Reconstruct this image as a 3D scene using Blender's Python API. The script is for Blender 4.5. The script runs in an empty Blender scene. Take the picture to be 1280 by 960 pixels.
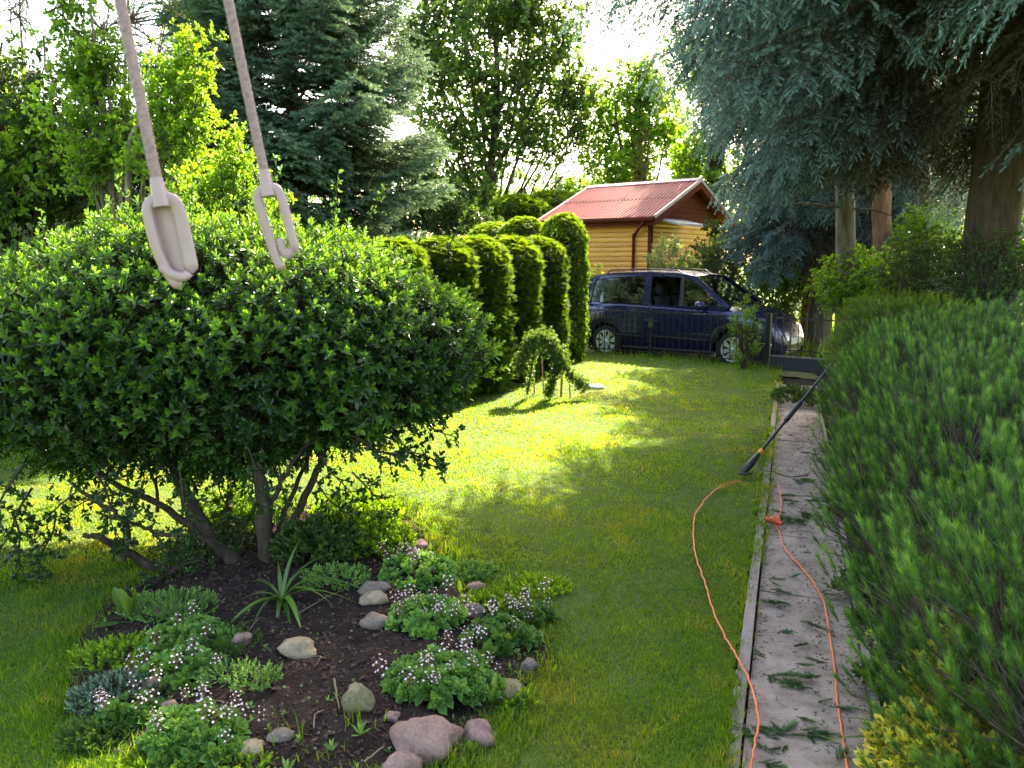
import bpy, math, random
import numpy as np
from mathutils import Vector, Matrix, noise

# ------------------------------------------------------------ camera, sky, sun
SC = bpy.context.scene
COL = SC.collection
PITCH = math.radians(8.77); CAMZ = 1.75; F = 985.0
cam = bpy.data.cameras.new("camera"); camo = bpy.data.objects.new("camera", cam)
COL.objects.link(camo); SC.camera = camo
camo.location = (0, 0, CAMZ); camo.rotation_euler = (math.radians(90) - PITCH, 0, 0)
cam.sensor_width = 36; cam.lens = 36 * F / 1280; cam.clip_start = 0.05; cam.clip_end = 2000
cam.dof.use_dof = True; cam.dof.focus_distance = 5.0; cam.dof.aperture_fstop = 6.2

SUN_EL = math.radians(39); SUN_AZ = math.radians(25)      # azimuth to the right of straight ahead
world = bpy.data.worlds.new("World"); SC.world = world; world.use_nodes = True
wn = world.node_tree.nodes; wl = world.node_tree.links
sky = wn.new("ShaderNodeTexSky"); sky.sky_type = 'NISHITA'; sky.sun_disc = False
sky.sun_elevation = SUN_EL; sky.sun_rotation = SUN_AZ
sky.air_density = 1.0; sky.dust_density = 3.0; sky.ozone_density = 1.0
wl.new(sky.outputs[0], wn["Background"].inputs[0]); wn["Background"].inputs[1].default_value = 0.15
sd = Vector((math.sin(SUN_AZ) * math.cos(SUN_EL), math.cos(SUN_AZ) * math.cos(SUN_EL), math.sin(SUN_EL)))
sun = bpy.data.lights.new("sun", 'SUN'); suno = bpy.data.objects.new("sun", sun); COL.objects.link(suno)
sun.energy = 5.0; sun.angle = math.radians(0.53); sun.color = (1, 0.95, 0.86)
suno.rotation_euler = sd.to_track_quat('Z', 'Y').to_euler(); suno.location = (8, 20, 15)
SC.view_settings.view_transform = 'Standard'; SC.view_settings.look = 'None'
SC.view_settings.exposure = 2.8; SC.view_settings.gamma = 1
SC.view_settings.use_white_balance = True; SC.view_settings.white_balance_temperature = 7800; SC.view_settings.white_balance_tint = 8
SC.render.engine = 'CYCLES'
SC.cycles.max_bounces = 8; SC.cycles.diffuse_bounces = 4; SC.cycles.transmission_bounces = 6
SC.cycles.transparent_max_bounces = 8; SC.cycles.use_denoising = True

# ------------------------------------------------------------ measuring from the camera
cp, sp = math.cos(PITCH), math.sin(PITCH)
def ray(px, py):
    u = (px - 640) / F; v = (480 - py) / F
    return np.array((u, cp + v * sp, -sp + v * cp))
def W(px, py, D):                       # the place D metres ahead that the camera sees at that point
    d = ray(px, py); t = D / d[1]
    return np.array((0, 0, CAMZ)) + d * t
def G(px, py, z=0.0):                   # the place on the ground
    d = ray(px, py); t = (z - CAMZ) / d[2]
    return np.array((0, 0, CAMZ)) + d * t

rng = np.random.default_rng(11)
random.seed(11)

# ------------------------------------------------------------ materials
MATS = {}
def newmat(name):
    m = bpy.data.materials.new(name); m.use_nodes = True
    nt = m.node_tree; nt.nodes.clear()
    out = nt.nodes.new("ShaderNodeOutputMaterial")
    MATS[name] = m
    return m, nt, out
def N(nt, t, **kw):
    n = nt.nodes.new(t)
    for k, v in kw.items(): setattr(n, k, v)
    return n
def ramp(nt, stops, fac):
    r = N(nt, "ShaderNodeValToRGB"); e = r.color_ramp.elements
    e[0].position, e[0].color = stops[0][0], (*stops[0][1], 1)
    e[1].position, e[1].color = stops[-1][0], (*stops[-1][1], 1)
    for p, c in stops[1:-1]:
        x = e.new(p); x.color = (*c, 1)
    nt.links.new(fac, r.inputs[0]); return r.outputs[0]
def mixc(nt, a, b, fac, mode='MIX'):
    m = N(nt, "ShaderNodeMix", data_type='RGBA', blend_type=mode)
    L = nt.links
    for s, i in ((fac, 0), (a, 6), (b, 7)):
        if hasattr(s, 'links'): L.new(s, m.inputs[i])
        else: m.inputs[i].default_value = s if i == 0 else (*s, 1)
    return m.outputs[2]
def noisef(nt, scale, detail=4, rough=.55, vec=None, coord='Object'):
    if vec is None:
        tc = N(nt, "ShaderNodeTexCoord"); vec = tc.outputs[coord]
    n = N(nt, "ShaderNodeTexNoise"); n.inputs['Scale'].default_value = scale
    n.inputs['Detail'].default_value = detail; n.inputs['Roughness'].default_value = rough
    nt.links.new(vec, n.inputs['Vector']); return n.outputs[0]
def bumpn(nt, h, strength, dist=.01):
    b = N(nt, "ShaderNodeBump"); b.inputs['Strength'].default_value = strength; b.inputs['Distance'].default_value = dist
    nt.links.new(h, b.inputs['Height']); return b.outputs[0]
def prin(nt, out, col, rough=.6, normal=None, metal=0, spec=.5, coat=0, trans=0):
    p = N(nt, "ShaderNodeBsdfPrincipled")
    if hasattr(col, 'links'): nt.links.new(col, p.inputs['Base Color'])
    else: p.inputs['Base Color'].default_value = (*col, 1)
    if hasattr(rough, 'links'): nt.links.new(rough, p.inputs['Roughness'])
    else: p.inputs['Roughness'].default_value = rough
    p.inputs['Metallic'].default_value = metal; p.inputs['Specular IOR Level'].default_value = spec
    p.inputs['Coat Weight'].default_value = coat; p.inputs['Coat Roughness'].default_value = .03
    p.inputs['Transmission Weight'].default_value = trans
    if normal is not None: nt.links.new(normal, p.inputs['Normal'])
    if out is not None: nt.links.new(p.outputs[0], out.inputs[0])
    return p
def solid(name, col, rough=.6, var=.18, nscale=30, bump=.3, metal=0, spec=.5, coat=0, dist=.004):
    m, nt, out = newmat(name)
    f = noisef(nt, nscale)
    c2 = tuple(max(0, c * (1 - var * 2)) for c in col); c3 = tuple(min(1, c * (1 + var)) for c in col)
    c = ramp(nt, [(.3, c2), (.7, c3)], f)
    nb = bumpn(nt, noisef(nt, nscale * 4), bump, dist) if bump else None
    prin(nt, out, c, rough, nb, metal, spec, coat); return m
def leafm(name, dark, light, tip, trans=.42, tcol=None, rough=.42, spec=.4, inner=None):
    m, nt, out = newmat(name)
    a = N(nt, "ShaderNodeAttribute", attribute_name='rnd'); g = N(nt, "ShaderNodeAttribute", attribute_name='age')
    oi = N(nt, "ShaderNodeObjectInfo")
    c = ramp(nt, [(0, dark), (1, light)], a.outputs['Fac'])
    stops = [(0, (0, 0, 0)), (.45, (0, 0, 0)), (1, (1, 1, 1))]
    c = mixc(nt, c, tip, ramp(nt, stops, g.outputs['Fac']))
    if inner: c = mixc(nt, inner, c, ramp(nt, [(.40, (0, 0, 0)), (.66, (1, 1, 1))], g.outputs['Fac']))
    hsv = N(nt, "ShaderNodeHueSaturation"); nt.links.new(c, hsv.inputs['Color'])
    mr = N(nt, "ShaderNodeMapRange"); mr.inputs[3].default_value = .78; mr.inputs[4].default_value = 1.22
    nt.links.new(oi.outputs['Random'], mr.inputs[0]); nt.links.new(mr.outputs[0], hsv.inputs['Value'])
    c = hsv.outputs[0]
    p = prin(nt, None, c, rough, None, 0, spec)
    t = N(nt, "ShaderNodeBsdfTranslucent")
    tc = mixc(nt, c, tcol or (1.9, 1.7, .6), 1.0, 'MULTIPLY'); nt.links.new(tc, t.inputs[0])
    mx = N(nt, "ShaderNodeMixShader"); mx.inputs[0].default_value = trans
    nt.links.new(p.outputs[0], mx.inputs[1]); nt.links.new(t.outputs[0], mx.inputs[2]); nt.links.new(mx.outputs[0], out.inputs[0])
    return m
def barkm(name, col, scale=14, stretch=.25):
    m, nt, out = newmat(name)
    tc = N(nt, "ShaderNodeTexCoord"); mp = N(nt, "ShaderNodeMapping"); mp.inputs['Scale'].default_value = (1, 1, stretch)
    nt.links.new(tc.outputs['Object'], mp.inputs[0])
    f = noisef(nt, scale, 6, .65, mp.outputs[0])
    c = ramp(nt, [(.3, tuple(x * .35 for x in col)), (.55, col), (.75, tuple(min(1, x * 1.5) for x in col))], f)
    prin(nt, out, c, .85, bumpn(nt, f, .9, .02), spec=.2); return m

# ------------------------------------------------------------ mesh helpers (chunks of vertices and faces)
def chunk(V, Fc, mi=0, rnd=None, age=None, smooth=False):
    V = np.asarray(V, float).reshape(-1, 3); Fc = np.asarray(Fc, int)
    n = len(V)
    r = np.full(n, .5) if rnd is None else np.broadcast_to(np.asarray(rnd, float), (n,))
    a = np.full(n, .4) if age is None else np.broadcast_to(np.asarray(age, float), (n,))
    return [V, Fc, mi, r, a, smooth]
def mesh_from(name, chunks, mats, off=None):
    me = bpy.data.meshes.new(name)
    nv = sum(len(c[0]) for c in chunks)
    V = np.concatenate([c[0] for c in chunks]); R = np.concatenate([c[3] for c in chunks]); A = np.concatenate([c[4] for c in chunks])
    if off is not None: V = V - np.asarray(off)
    loops, starts, mis, sm = [], [], [], []; base = 0; ls = 0
    for c in chunks:
        f = c[1]
        if len(f):
            k = f.shape[1]
            loops.append((f + base).ravel()); starts.append(ls + np.arange(len(f)) * k); ls += f.size
            mis.append(np.full(len(f), c[2])); sm.append(np.full(len(f), c[5]))
        base += len(c[0])
    loops = np.concatenate(loops); starts = np.concatenate(starts); mis = np.concatenate(mis); sm = np.concatenate(sm)
    me.vertices.add(nv); me.vertices.foreach_set('co', V.astype(np.float32).ravel())
    me.loops.add(len(loops)); me.loops.foreach_set('vertex_index', loops.astype(np.int32))
    me.polygons.add(len(starts)); me.polygons.foreach_set('loop_start', starts.astype(np.int32))
    me.polygons.foreach_set('material_index', mis.astype(np.int32)); me.polygons.foreach_set('use_smooth', sm.astype(bool))
    me.update(calc_edges=True)
    for nm, arr in (('rnd', R), ('age', A)):
        at = me.attributes.new(nm, 'FLOAT', 'POINT'); at.data.foreach_set('value', arr.astype(np.float32))
    for m in (mats if isinstance(mats, (list, tuple)) else [mats]): me.materials.append(m)
    return me
def tag(o, label=None, cat=None, group=None, kind=None):
    if label: o['label'] = label
    if cat: o['category'] = cat
    if group: o['group'] = group
    if kind: o['kind'] = kind
    return o
def empty(name, loc, label=None, cat=None, group=None, kind=None):
    o = bpy.data.objects.new(name, None); COL.objects.link(o); o.location = tuple(float(x) for x in loc)
    o.empty_display_size = .1
    return tag(o, label, cat, group, kind)
def top_loc(o):
    while o.parent is not None: o = o.parent
    return np.array(o.location)
def part(name, chunks, mats, parent, kind=None, label=None):
    me = mesh_from(name, chunks, mats, top_loc(parent))
    o = bpy.data.objects.new(name, me); COL.objects.link(o); o.parent = parent
    return tag(o, label, kind=kind)
def thing(name, chunks, mats, loc, label=None, cat=None, group=None, kind=None):
    me = mesh_from(name, chunks, mats, loc)
    o = bpy.data.objects.new(name, me); COL.objects.link(o); o.location = tuple(float(x) for x in loc)
    return tag(o, label, cat, group, kind)
def inst(name, me, parent, M):          # M: world matrix of the copy; parents are never rotated
    o = bpy.data.objects.new(name, me); COL.objects.link(o); o.parent = parent
    t = top_loc(parent); M = M.copy(); M.translation = M.translation - Vector(t)
    o.matrix_basis = M
    return o

def box(c, s, rz=0, mi=0, taper=1.0):
    x, y, z = s[0] / 2, s[1] / 2, s[2] / 2
    V = np.array([(-x, -y, -z), (x, -y, -z), (x, y, -z), (-x, y, -z), (-x * taper, -y * taper, z), (x * taper, -y * taper, z), (x * taper, y * taper, z), (-x * taper, y * taper, z)], float)
    ca, sa = math.cos(rz), math.sin(rz)
    V = V @ np.array([(ca, sa, 0), (-sa, ca, 0), (0, 0, 1)]) + np.asarray(c)
    return chunk(V, [(0, 3, 2, 1), (4, 5, 6, 7), (0, 1, 5, 4), (1, 2, 6, 5), (2, 3, 7, 6), (3, 0, 4, 7)], mi)
def tube(P, R, n=6, mi=0, cap=True, rnd=None, age=None, smooth=True):
    P = np.asarray(P, float); m = len(P); R = np.broadcast_to(np.asarray(R, float), (m,))
    T = np.gradient(P, axis=0); T /= np.linalg.norm(T, axis=1)[:, None] + 1e-9
    up = np.array((0, 0, 1.)) if abs(T[0][2]) < .9 else np.array((1., 0, 0))
    V = []; a = np.linspace(0, 2 * math.pi, n, endpoint=False); x = np.cross(T[0], up)
    for i in range(m):
        x = x - T[i] * np.dot(x, T[i]); x /= np.linalg.norm(x) + 1e-9; y = np.cross(T[i], x)
        V.append(P[i] + R[i] * (np.cos(a)[:, None] * x + np.sin(a)[:, None] * y))
    V = np.concatenate(V); Fc = []
    for i in range(m - 1):
        for j in range(n):
            k = (j + 1) % n; Fc.append((i * n + j, i * n + k, (i + 1) * n + k, (i + 1) * n + j))
    V = np.concatenate([V, P[:1], P[-1:]])
    out = [chunk(V, Fc, mi, rnd, age, smooth)]
    if cap:
        b = m * n
        out.append(chunk(V, [(b, (j + 1) % n, j) for j in range(n)] + [(b + 1, (m - 1) * n + j, (m - 1) * n + (j + 1) % n) for j in range(n)], mi, rnd, age))
    return out
def smoothpath(P, k=6, jit=0):
    P = np.asarray(P, float); n = len(P)
    Q = np.concatenate([[2 * P[0] - P[1]], P, [2 * P[-1] - P[-2]]]); out = []
    for i in range(n - 1):
        p0, p1, p2, p3 = Q[i:i + 4]
        for j in range(k):
            t = j / k
            out.append(.5 * ((2 * p1) + (-p0 + p2) * t + (2 * p0 - 5 * p1 + 4 * p2 - p3) * t * t + (-p0 + 3 * p1 - 3 * p2 + p3) * t ** 3))
    out.append(P[-1]); out = np.array(out)
    if jit: out[1:-1] += rng.normal(0, jit, out[1:-1].shape)
    return out
def prism(poly, d0, d1, fn, mi=0):      # a 2D outline given depth; fn(u, v, d) places it
    n = len(poly)
    V = [fn(u, v, d0) for u, v in poly] + [fn(u, v, d1) for u, v in poly]
    V = np.array(V, float)
    ch = [chunk(V, [(i, (i + 1) % n, n + (i + 1) % n, n + i) for i in range(n)], mi)]
    ch.append(chunk(V[:n], [tuple(range(n))], mi)); ch.append(chunk(V[n:], [tuple(range(n - 1, -1, -1))], mi))
    return ch
def lathe(prof, n=24, mi=0, fn=None, smooth=True):   # prof: (r, h) round the local h axis
    a = np.linspace(0, 2 * math.pi, n, endpoint=False); V = []
    for r, h in prof: V += [(r * math.cos(t), r * math.sin(t), h) for t in a]
    V = np.array(V, float); Fc = []
    for i in range(len(prof) - 1):
        for j in range(n):
            k = (j + 1) % n; Fc.append((i * n + j, i * n + k, (i + 1) * n + k, (i + 1) * n + j))
    if fn is not None: V = np.array([fn(v) for v in V])
    return chunk(V, Fc, mi, smooth=smooth)
def join(chs):                          # one base geometry (triangles only) for baking
    V, Fc, R, A, MI = [], [], [], [], []; b = 0
    for c in chs:
        f = c[1]
        if f.shape[1] == 4: f = np.concatenate([f[:, [0, 1, 2]], f[:, [0, 2, 3]]])
        V.append(c[0]); Fc.append(f + b); R.append(c[3]); A.append(c[4]); MI.append(np.full(len(f), c[2])); b += len(c[0])
    return np.concatenate(V), np.concatenate(Fc), np.concatenate(R), np.concatenate(A), np.concatenate(MI)
def frames(d, roll=None):
    d = np.asarray(d, float); d = d / (np.linalg.norm(d, axis=1)[:, None] + 1e-9)
    h = np.where(np.abs(d[:, 2:3]) < .95, np.array([[0, 0, 1.]]), np.array([[1., 0, 0]]))
    x = np.cross(h, d); x /= np.linalg.norm(x, axis=1)[:, None] + 1e-9; y = np.cross(d, x)
    if roll is None: roll = rng.uniform(0, 2 * math.pi, len(d))
    c, s = np.cos(roll)[:, None], np.sin(roll)[:, None]
    return np.stack([x * c + y * s, y * c - x * s, d], axis=2)     # columns X, Y, Z
def bake(base, M, T, S, rnd=None, age=None, mi=0):
    V, Fc, R, A = base[:4]; n = len(T); S = np.broadcast_to(np.asarray(S, float), (n,))
    VV = np.einsum('nij,vj->nvi', M * S[:, None, None], V) + np.asarray(T)[:, None, :]
    FF = (Fc[None] + (np.arange(n) * len(V))[:, None, None]).reshape(-1, 3)
    r = np.clip((rng.uniform(0, 1, n) if rnd is None else rnd)[:, None] * .75 + R[None] * .25, 0, 1)
    a = np.repeat(A[None], n, 0) if age is None else np.clip(A[None] * .5 + np.asarray(age)[:, None] * .5, 0, 1)
    return chunk(VV.reshape(-1, 3), FF, mi, r.ravel(), a.ravel())

# ------------------------------------------------------------ leaf shapes (pointing along +Z from the origin)
def leaf2(L, Wd, fold=.25):
    return chunk([(0, 0, 0), (-Wd / 2, fold * Wd, L * .45), (0, 0, L), (Wd / 2, fold * Wd, L * .45)], [(0, 3, 2), (0, 2, 1)])
def leaf4(L, Wd, fold=.2, bend=.1):
    V = [(0, 0, 0), (-Wd * .42, fold * Wd, L * .3), (-Wd * .42, fold * Wd + bend * L * .5, L * .68), (0, bend * L, L), (Wd * .42, fold * Wd + bend * L * .5, L * .68), (Wd * .42, fold * Wd, L * .3), (0, 0, L * .5)]
    return chunk(V, [(0, 6, 1), (1, 6, 2), (2, 6, 3), (3, 6, 4), (4, 6, 5), (5, 6, 0)])
def place(ch, M, t, s=1.0, rnd=None, age=None):
    V = ch[0] @ (np.asarray(M) * s).T + np.asarray(t)
    return chunk(V, ch[1], ch[2], ch[3] if rnd is None else rnd, ch[4] if age is None else age, ch[5])
def around(n, el0, el1, z0, z1, leaf, s0=1, s1=1, age0=.3, age1=.9, jit=.2, mi=0):
    out = []; az = rng.uniform(0, 6.28)
    for i in range(n):
        f = i / max(1, n - 1); az += 2.4 + rng.normal(0, jit)
        el = math.radians(el0 + (el1 - el0) * f) + rng.normal(0, jit * .4)
        d = np.array([(math.cos(az) * math.cos(el), math.sin(az) * math.cos(el), math.sin(el))])
        z = d[0]; x = np.cross((0, 0, 1.), z); x /= np.linalg.norm(x) + 1e-9; y = -np.cross(z, x)   # y: leaf's upper face tips upward
        M = np.stack([x, -y, z], axis=1)
        c = place(leaf, M, (0, 0, z0 + (z1 - z0) * f), (s0 + (s1 - s0) * f) * rng.uniform(.85, 1.15), rng.uniform(0, 1), age0 + (age1 - age0) * f)
        c[2] = mi; out.append(c)
    return out
def pinf(n, L, spread, needle, w, age0=.3, age1=.9, tufted=False):   # a shoot of needles along +Z
    V = []; A = []; R = []
    for i in range(n):
        f = rng.uniform(0, 1) ** .8; az = rng.uniform(0, 6.283); th = math.radians(spread) * rng.uniform(.5, 1.15) * (1.1 - .55 * f)
        d = np.array((math.cos(az) * math.sin(th), math.sin(az) * math.sin(th), math.cos(th)))
        b = np.array((0, 0, L * f)); s = np.cross(d, (0, 0, 1.)); s /= np.linalg.norm(s) + 1e-9
        nl = needle * rng.uniform(.75, 1.2)
        V += [b - s * w / 2, b + s * w / 2, b + d * nl]; A += [age0 + (age1 - age0) * f] * 3; R += [rng.uniform(0, 1)] * 3
    return chunk(V, np.arange(3 * n).reshape(-1, 3), 0, R, A)

# ------------------------------------------------------------ the materials of the garden
leafm('bush_leaf', (.012, .036, .012), (.034, .09, .018), (.15, .31, .03), trans=.40, rough=.33, spec=.5)
leafm('thuja_leaf', (.024, .06, .010), (.05, .11, .015), (.16, .26, .025), trans=.42, rough=.6, spec=.2)
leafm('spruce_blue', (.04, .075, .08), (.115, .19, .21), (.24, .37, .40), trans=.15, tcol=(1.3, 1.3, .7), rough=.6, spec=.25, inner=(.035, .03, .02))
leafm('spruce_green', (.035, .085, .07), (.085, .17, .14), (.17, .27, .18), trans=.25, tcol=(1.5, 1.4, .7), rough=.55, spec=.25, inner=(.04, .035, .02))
leafm('spruce_dead', (.025, .022, .012), (.06, .05, .03), (.08, .08, .045), trans=.05, rough=.8, spec=.1)
leafm('spruce_brown', (.07, .06, .03), (.16, .13, .05), (.26, .2, .06), trans=.25, rough=.7, spec=.1)
leafm('pine_needle', (.015, .053, .012), (.052, .15, .025), (.17, .31, .05), trans=.32, tcol=(1.5, 1.5, .7), rough=.45, spec=.35)
leafm('oak_leaf', (.03, .07, .022), (.08, .15, .035), (.14, .23, .035), trans=.5)
leafm('fresh_lit_leaf', (.05, .12, .015), (.13, .25, .03), (.26, .40, .04), trans=.62, tcol=(1.9, 1.8, .5), rough=.4)  # fresh green; also the lit copy, sunlight on foliage put into its colour
leafm('shade_leaf', (.02, .045, .015), (.045, .095, .025), (.09, .16, .03), trans=.4, rough=.4)  # dark green; also the shaded copy, foliage shade put into its colour
leafm('pale_leaf', (.10, .14, .07), (.2, .27, .13), (.3, .38, .16), trans=.4, rough=.5)
leafm('saxi_leaf', (.05, .13, .03), (.12, .25, .06), (.20, .34, .07), trans=.25, rough=.45)
leafm('strap_leaf', (.03, .08, .02), (.07, .15, .03), (.13, .22, .04), trans=.35, rough=.3, spec=.5)
leafm('gold_leaf', (.30, .30, .03), (.50, .46, .06), (.62, .56, .10), trans=.3, rough=.4)
leafm('gold_leaf_centre', (.05, .12, .02), (.08, .16, .03), (.1, .2, .03), trans=.3, rough=.4)
leafm('petal', (.62, .38, .45), (.80, .62, .68), (.85, .75, .78), trans=.3, tcol=(1.1, 1, 1), rough=.6)
leafm('petal_violet', (.12, .08, .4), (.2, .14, .6), (.3, .2, .7), trans=.3, tcol=(1.1, 1, 1.1), rough=.6)
leafm('petal_pink', (.5, .12, .3), (.7, .25, .45), (.8, .4, .55), trans=.3, tcol=(1.1, 1, 1), rough=.6)
leafm('stem_red', (.10, .05, .03), (.2, .11, .06), (.22, .14, .06), trans=.1)
leafm('clipping', (.03, .08, .03), (.07, .14, .05), (.12, .20, .07), trans=.15, rough=.5)
barkm('bark_dark', (.07, .05, .035)); barkm('bark_grey', (.16, .13, .10)); barkm('bark_red', (.25, .13, .08)); barkm('bark_twig', (.13, .10, .075), 40)
barkm('bark_bush', (.06, .045, .032), 22)
leafm('twig_pale', (.12, .10, .07), (.22, .18, .12), (.26, .22, .15), trans=.0, rough=.8, spec=.1)

# grass: yellowed in patches, greener elsewhere
m, nt, out = newmat('grass')
geo = N(nt, "ShaderNodeNewGeometry"); a = N(nt, "ShaderNodeAttribute", attribute_name='rnd'); g = N(nt, "ShaderNodeAttribute", attribute_name='age')
f1 = noisef(nt, .55, 4, .6, geo.outputs['Position']); f2 = noisef(nt, 2.6, 5, .65, geo.outputs['Position'])
green = ramp(nt, [(0, (.030, .10, .012)), (.6, (.052, .15, .018)), (1, (.10, .20, .03))], a.outputs['Fac'])
dry = ramp(nt, [(0, (.08, .13, .03)), (1, (.17, .18, .06))], a.outputs['Fac'])
mask = N(nt, "ShaderNodeMath", operation='MULTIPLY'); nt.links.new(f1, mask.inputs[0]); nt.links.new(f2, mask.inputs[1])
c = mixc(nt, green, dry, ramp(nt, [(.24, (.04, .04, .04)), (.40, (.7, .7, .7))], mask.outputs[0]))
c = mixc(nt, c, (.30, .25, .12), ramp(nt, [(.975, (0, 0, 0)), (.99, (.6, .6, .6))], a.outputs['Fac']))
p = prin(nt, None, c, .5, None, 0, .3); t = N(nt, "ShaderNodeBsdfTranslucent")
nt.links.new(mixc(nt, c, (4.4, 2.8, .5), 1.0, 'MULTIPLY'), t.inputs[0])
mx = N(nt, "ShaderNodeMixShader"); mx.inputs[0].default_value = .58
nt.links.new(p.outputs[0], mx.inputs[1]); nt.links.new(t.outputs[0], mx.inputs[2]); nt.links.new(mx.outputs[0], out.inputs[0])

def ground_mat(name, cols, scale, bump=.6, rough=.95, s2=None):
    m, nt, out = newmat(name); geo = N(nt, "ShaderNodeNewGeometry")
    f = noisef(nt, scale, 8, .7, geo.outputs['Position']); f2 = noisef(nt, s2 or scale * 9, 5, .7, geo.outputs['Position'])
    mm = N(nt, "ShaderNodeMath", operation='ADD'); nt.links.new(f, mm.inputs[0]); nt.links.new(f2, mm.inputs[1])
    hf = N(nt, "ShaderNodeMath", operation='MULTIPLY'); nt.links.new(mm.outputs[0], hf.inputs[0]); hf.inputs[1].default_value = .5
    c = ramp(nt, [(.32 + .36 * i / (len(cols) - 1), x) for i, x in enumerate(cols)], hf.outputs[0])
    prin(nt, out, c, rough, bumpn(nt, f2, bump, .02), spec=.15); return m
ground_mat('turf', [(.035, .05, .012), (.06, .09, .018), (.09, .12, .025)], 1.2)
ground_mat('meadow', [(.05, .09, .015), (.10, .15, .02), (.16, .19, .04)], .8)
ground_mat('soil', [(.012, .008, .007), (.028, .018, .016), (.060, .040, .034)], 9, 1.0, s2=90)
ground_mat('drive_earth', [(.05, .06, .02), (.11, .11, .05), (.16, .13, .09)], 2)
ground_mat('concrete', [(.20, .150, .125), (.39, .315, .275), (.55, .46, .41)], 2.2, .8, s2=160)
_m = MATS['concrete']; _nt = _m.node_tree; _p = [n for n in _nt.nodes if n.type == 'BSDF_PRINCIPLED'][0]
_src = _p.inputs['Base Color'].links[0].from_socket; _g = N(_nt, "ShaderNodeNewGeometry")
_st = ramp(_nt, [(.38, (.62, .60, .56)), (.52, (1, 1, 1)), (.66, (1.12, 1.1, 1.08))], noisef(_nt, 5.5, 9, .75, _g.outputs['Position']))
_ms = ramp(_nt, [(.60, (0, 0, 0)), (.70, (.75, .75, .75))], noisef(_nt, 2.3, 8, .8, _g.outputs['Position']))
_c = mixc(_nt, mixc(_nt, _src, _st, 1.0, 'MULTIPLY'), (.10, .11, .06), _ms)
_nt.links.new(_c, _p.inputs['Base Color'])
ground_mat('kerb', [(.22, .165, .155), (.34, .27, .25), (.42, .35, .33)], 6, .7, s2=120)
ground_mat('mulch', [(.016, .010, .008), (.05, .03, .024), (.15, .10, .075)], 60, .3, s2=25)
ground_mat('stone_pink', [(.16, .095, .08), (.27, .175, .15), (.36, .26, .225)], 9, .8, s2=70)
ground_mat('stone_tan', [(.18, .14, .09), (.32, .25, .17), (.44, .36, .26)], 9, .8, s2=70)
ground_mat('stone_grey', [(.10, .08, .065), (.19, .15, .125), (.28, .23, .195)], 9, .8, s2=70)
ground_mat('stone_moss', [(.06, .07, .02), (.20, .17, .10), (.34, .29, .21)], 14, .8, s2=60)
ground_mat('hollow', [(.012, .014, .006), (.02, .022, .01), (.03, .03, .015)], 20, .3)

solid('pole_black', (.012, .012, .013), .45, bump=.1); solid('orange_plastic', (.75, .22, .02), .4, bump=0, var=.05)
solid('cord', (.72, .16, .07), .5, bump=0, var=.08); solid('red_plastic', (.55, .05, .02), .4, bump=0)
solid('rope', (.27, .18, .18), .8, nscale=120, bump=.5, dist=.002); solid('swing_plastic', (.33, .225, .225), .38, nscale=25, bump=.12, var=.05)
solid('black_iron', (.012, .013, .014), .4, bump=.1); solid('plinth', (.02, .022, .028), .6, bump=.2, nscale=12)
solid('lamp_metal', (.6, .6, .62), .4, bump=0); solid('lid', (.62, .6, .66), .5, bump=.1)
solid('stake', (.34, .2, .12), .8, nscale=25); solid('slab_bench', (.17, .16, .14), .8, nscale=12, bump=.6)
# shed
m, nt, out = newmat('plank')
tc = N(nt, "ShaderNodeTexCoord"); mp = N(nt, "ShaderNodeMapping"); mp.inputs['Scale'].default_value = (.5, .5, 9); mp.inputs['Rotation'].default_value = (0, 0, 0)
nt.links.new(tc.outputs['Object'], mp.inputs[0]); f = noisef(nt, 6, 5, .6, mp.outputs[0]); a = N(nt, "ShaderNodeAttribute", attribute_name='rnd')
c = ramp(nt, [(.25, (.48, .20, .035)), (.5, (.80, .38, .075)), (.75, (.9, .5, .13))], f)
c = mixc(nt, c, ramp(nt, [(0, (.85, .8, .75)), (1, (1.12, 1.1, 1.05))], a.outputs['Fac']), 1.0, 'MULTIPLY')
prin(nt, out, c, .45, bumpn(nt, f, .25, .004))
solid('roof_sheet', (.27, .030, .036), .55, var=.2, nscale=3, bump=.05, spec=.35); solid('trim_brown', (.12, .026, .016), .85, bump=.1, spec=.12)
solid('verge_metal', (.42, .30, .30), .5, bump=0, var=.05, spec=.3); solid('porch_sheet', (.5, .5, .5), .4, bump=0)
# car
def paint(name, col, coat=1.0, rough=.35, metal=.3):
    m, nt, out = newmat(name)
    f = noisef(nt, 3); c = ramp(nt, [(.3, tuple(x * .9 for x in col)), (.7, tuple(x * 1.1 for x in col))], f)
    rr = ramp(nt, [(.3, (rough * .8,) * 3), (.7, (rough * 1.3,) * 3)], noisef(nt, 9)); prin(nt, out, c, rr, None, metal, .5, coat)
paint('car_paint', (.017, .017, .08), rough=.24, metal=.6); solid('tyre', (.012, .012, .012), .8, bump=.4); solid('wheel_silver', (.62, .62, .64), .3, metal=.7, bump=0, var=.03)
solid('dark_trim', (.010, .010, .012), .5, bump=0); solid('chrome', (.8, .8, .82), .12, metal=1, bump=0, var=.02)
solid('seat_cloth', (.02, .02, .024), .9, bump=.2); solid('plate_white', (.7, .7, .68), .5, bump=0); solid('tail_red', (.4, .02, .02), .2, bump=0)
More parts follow.
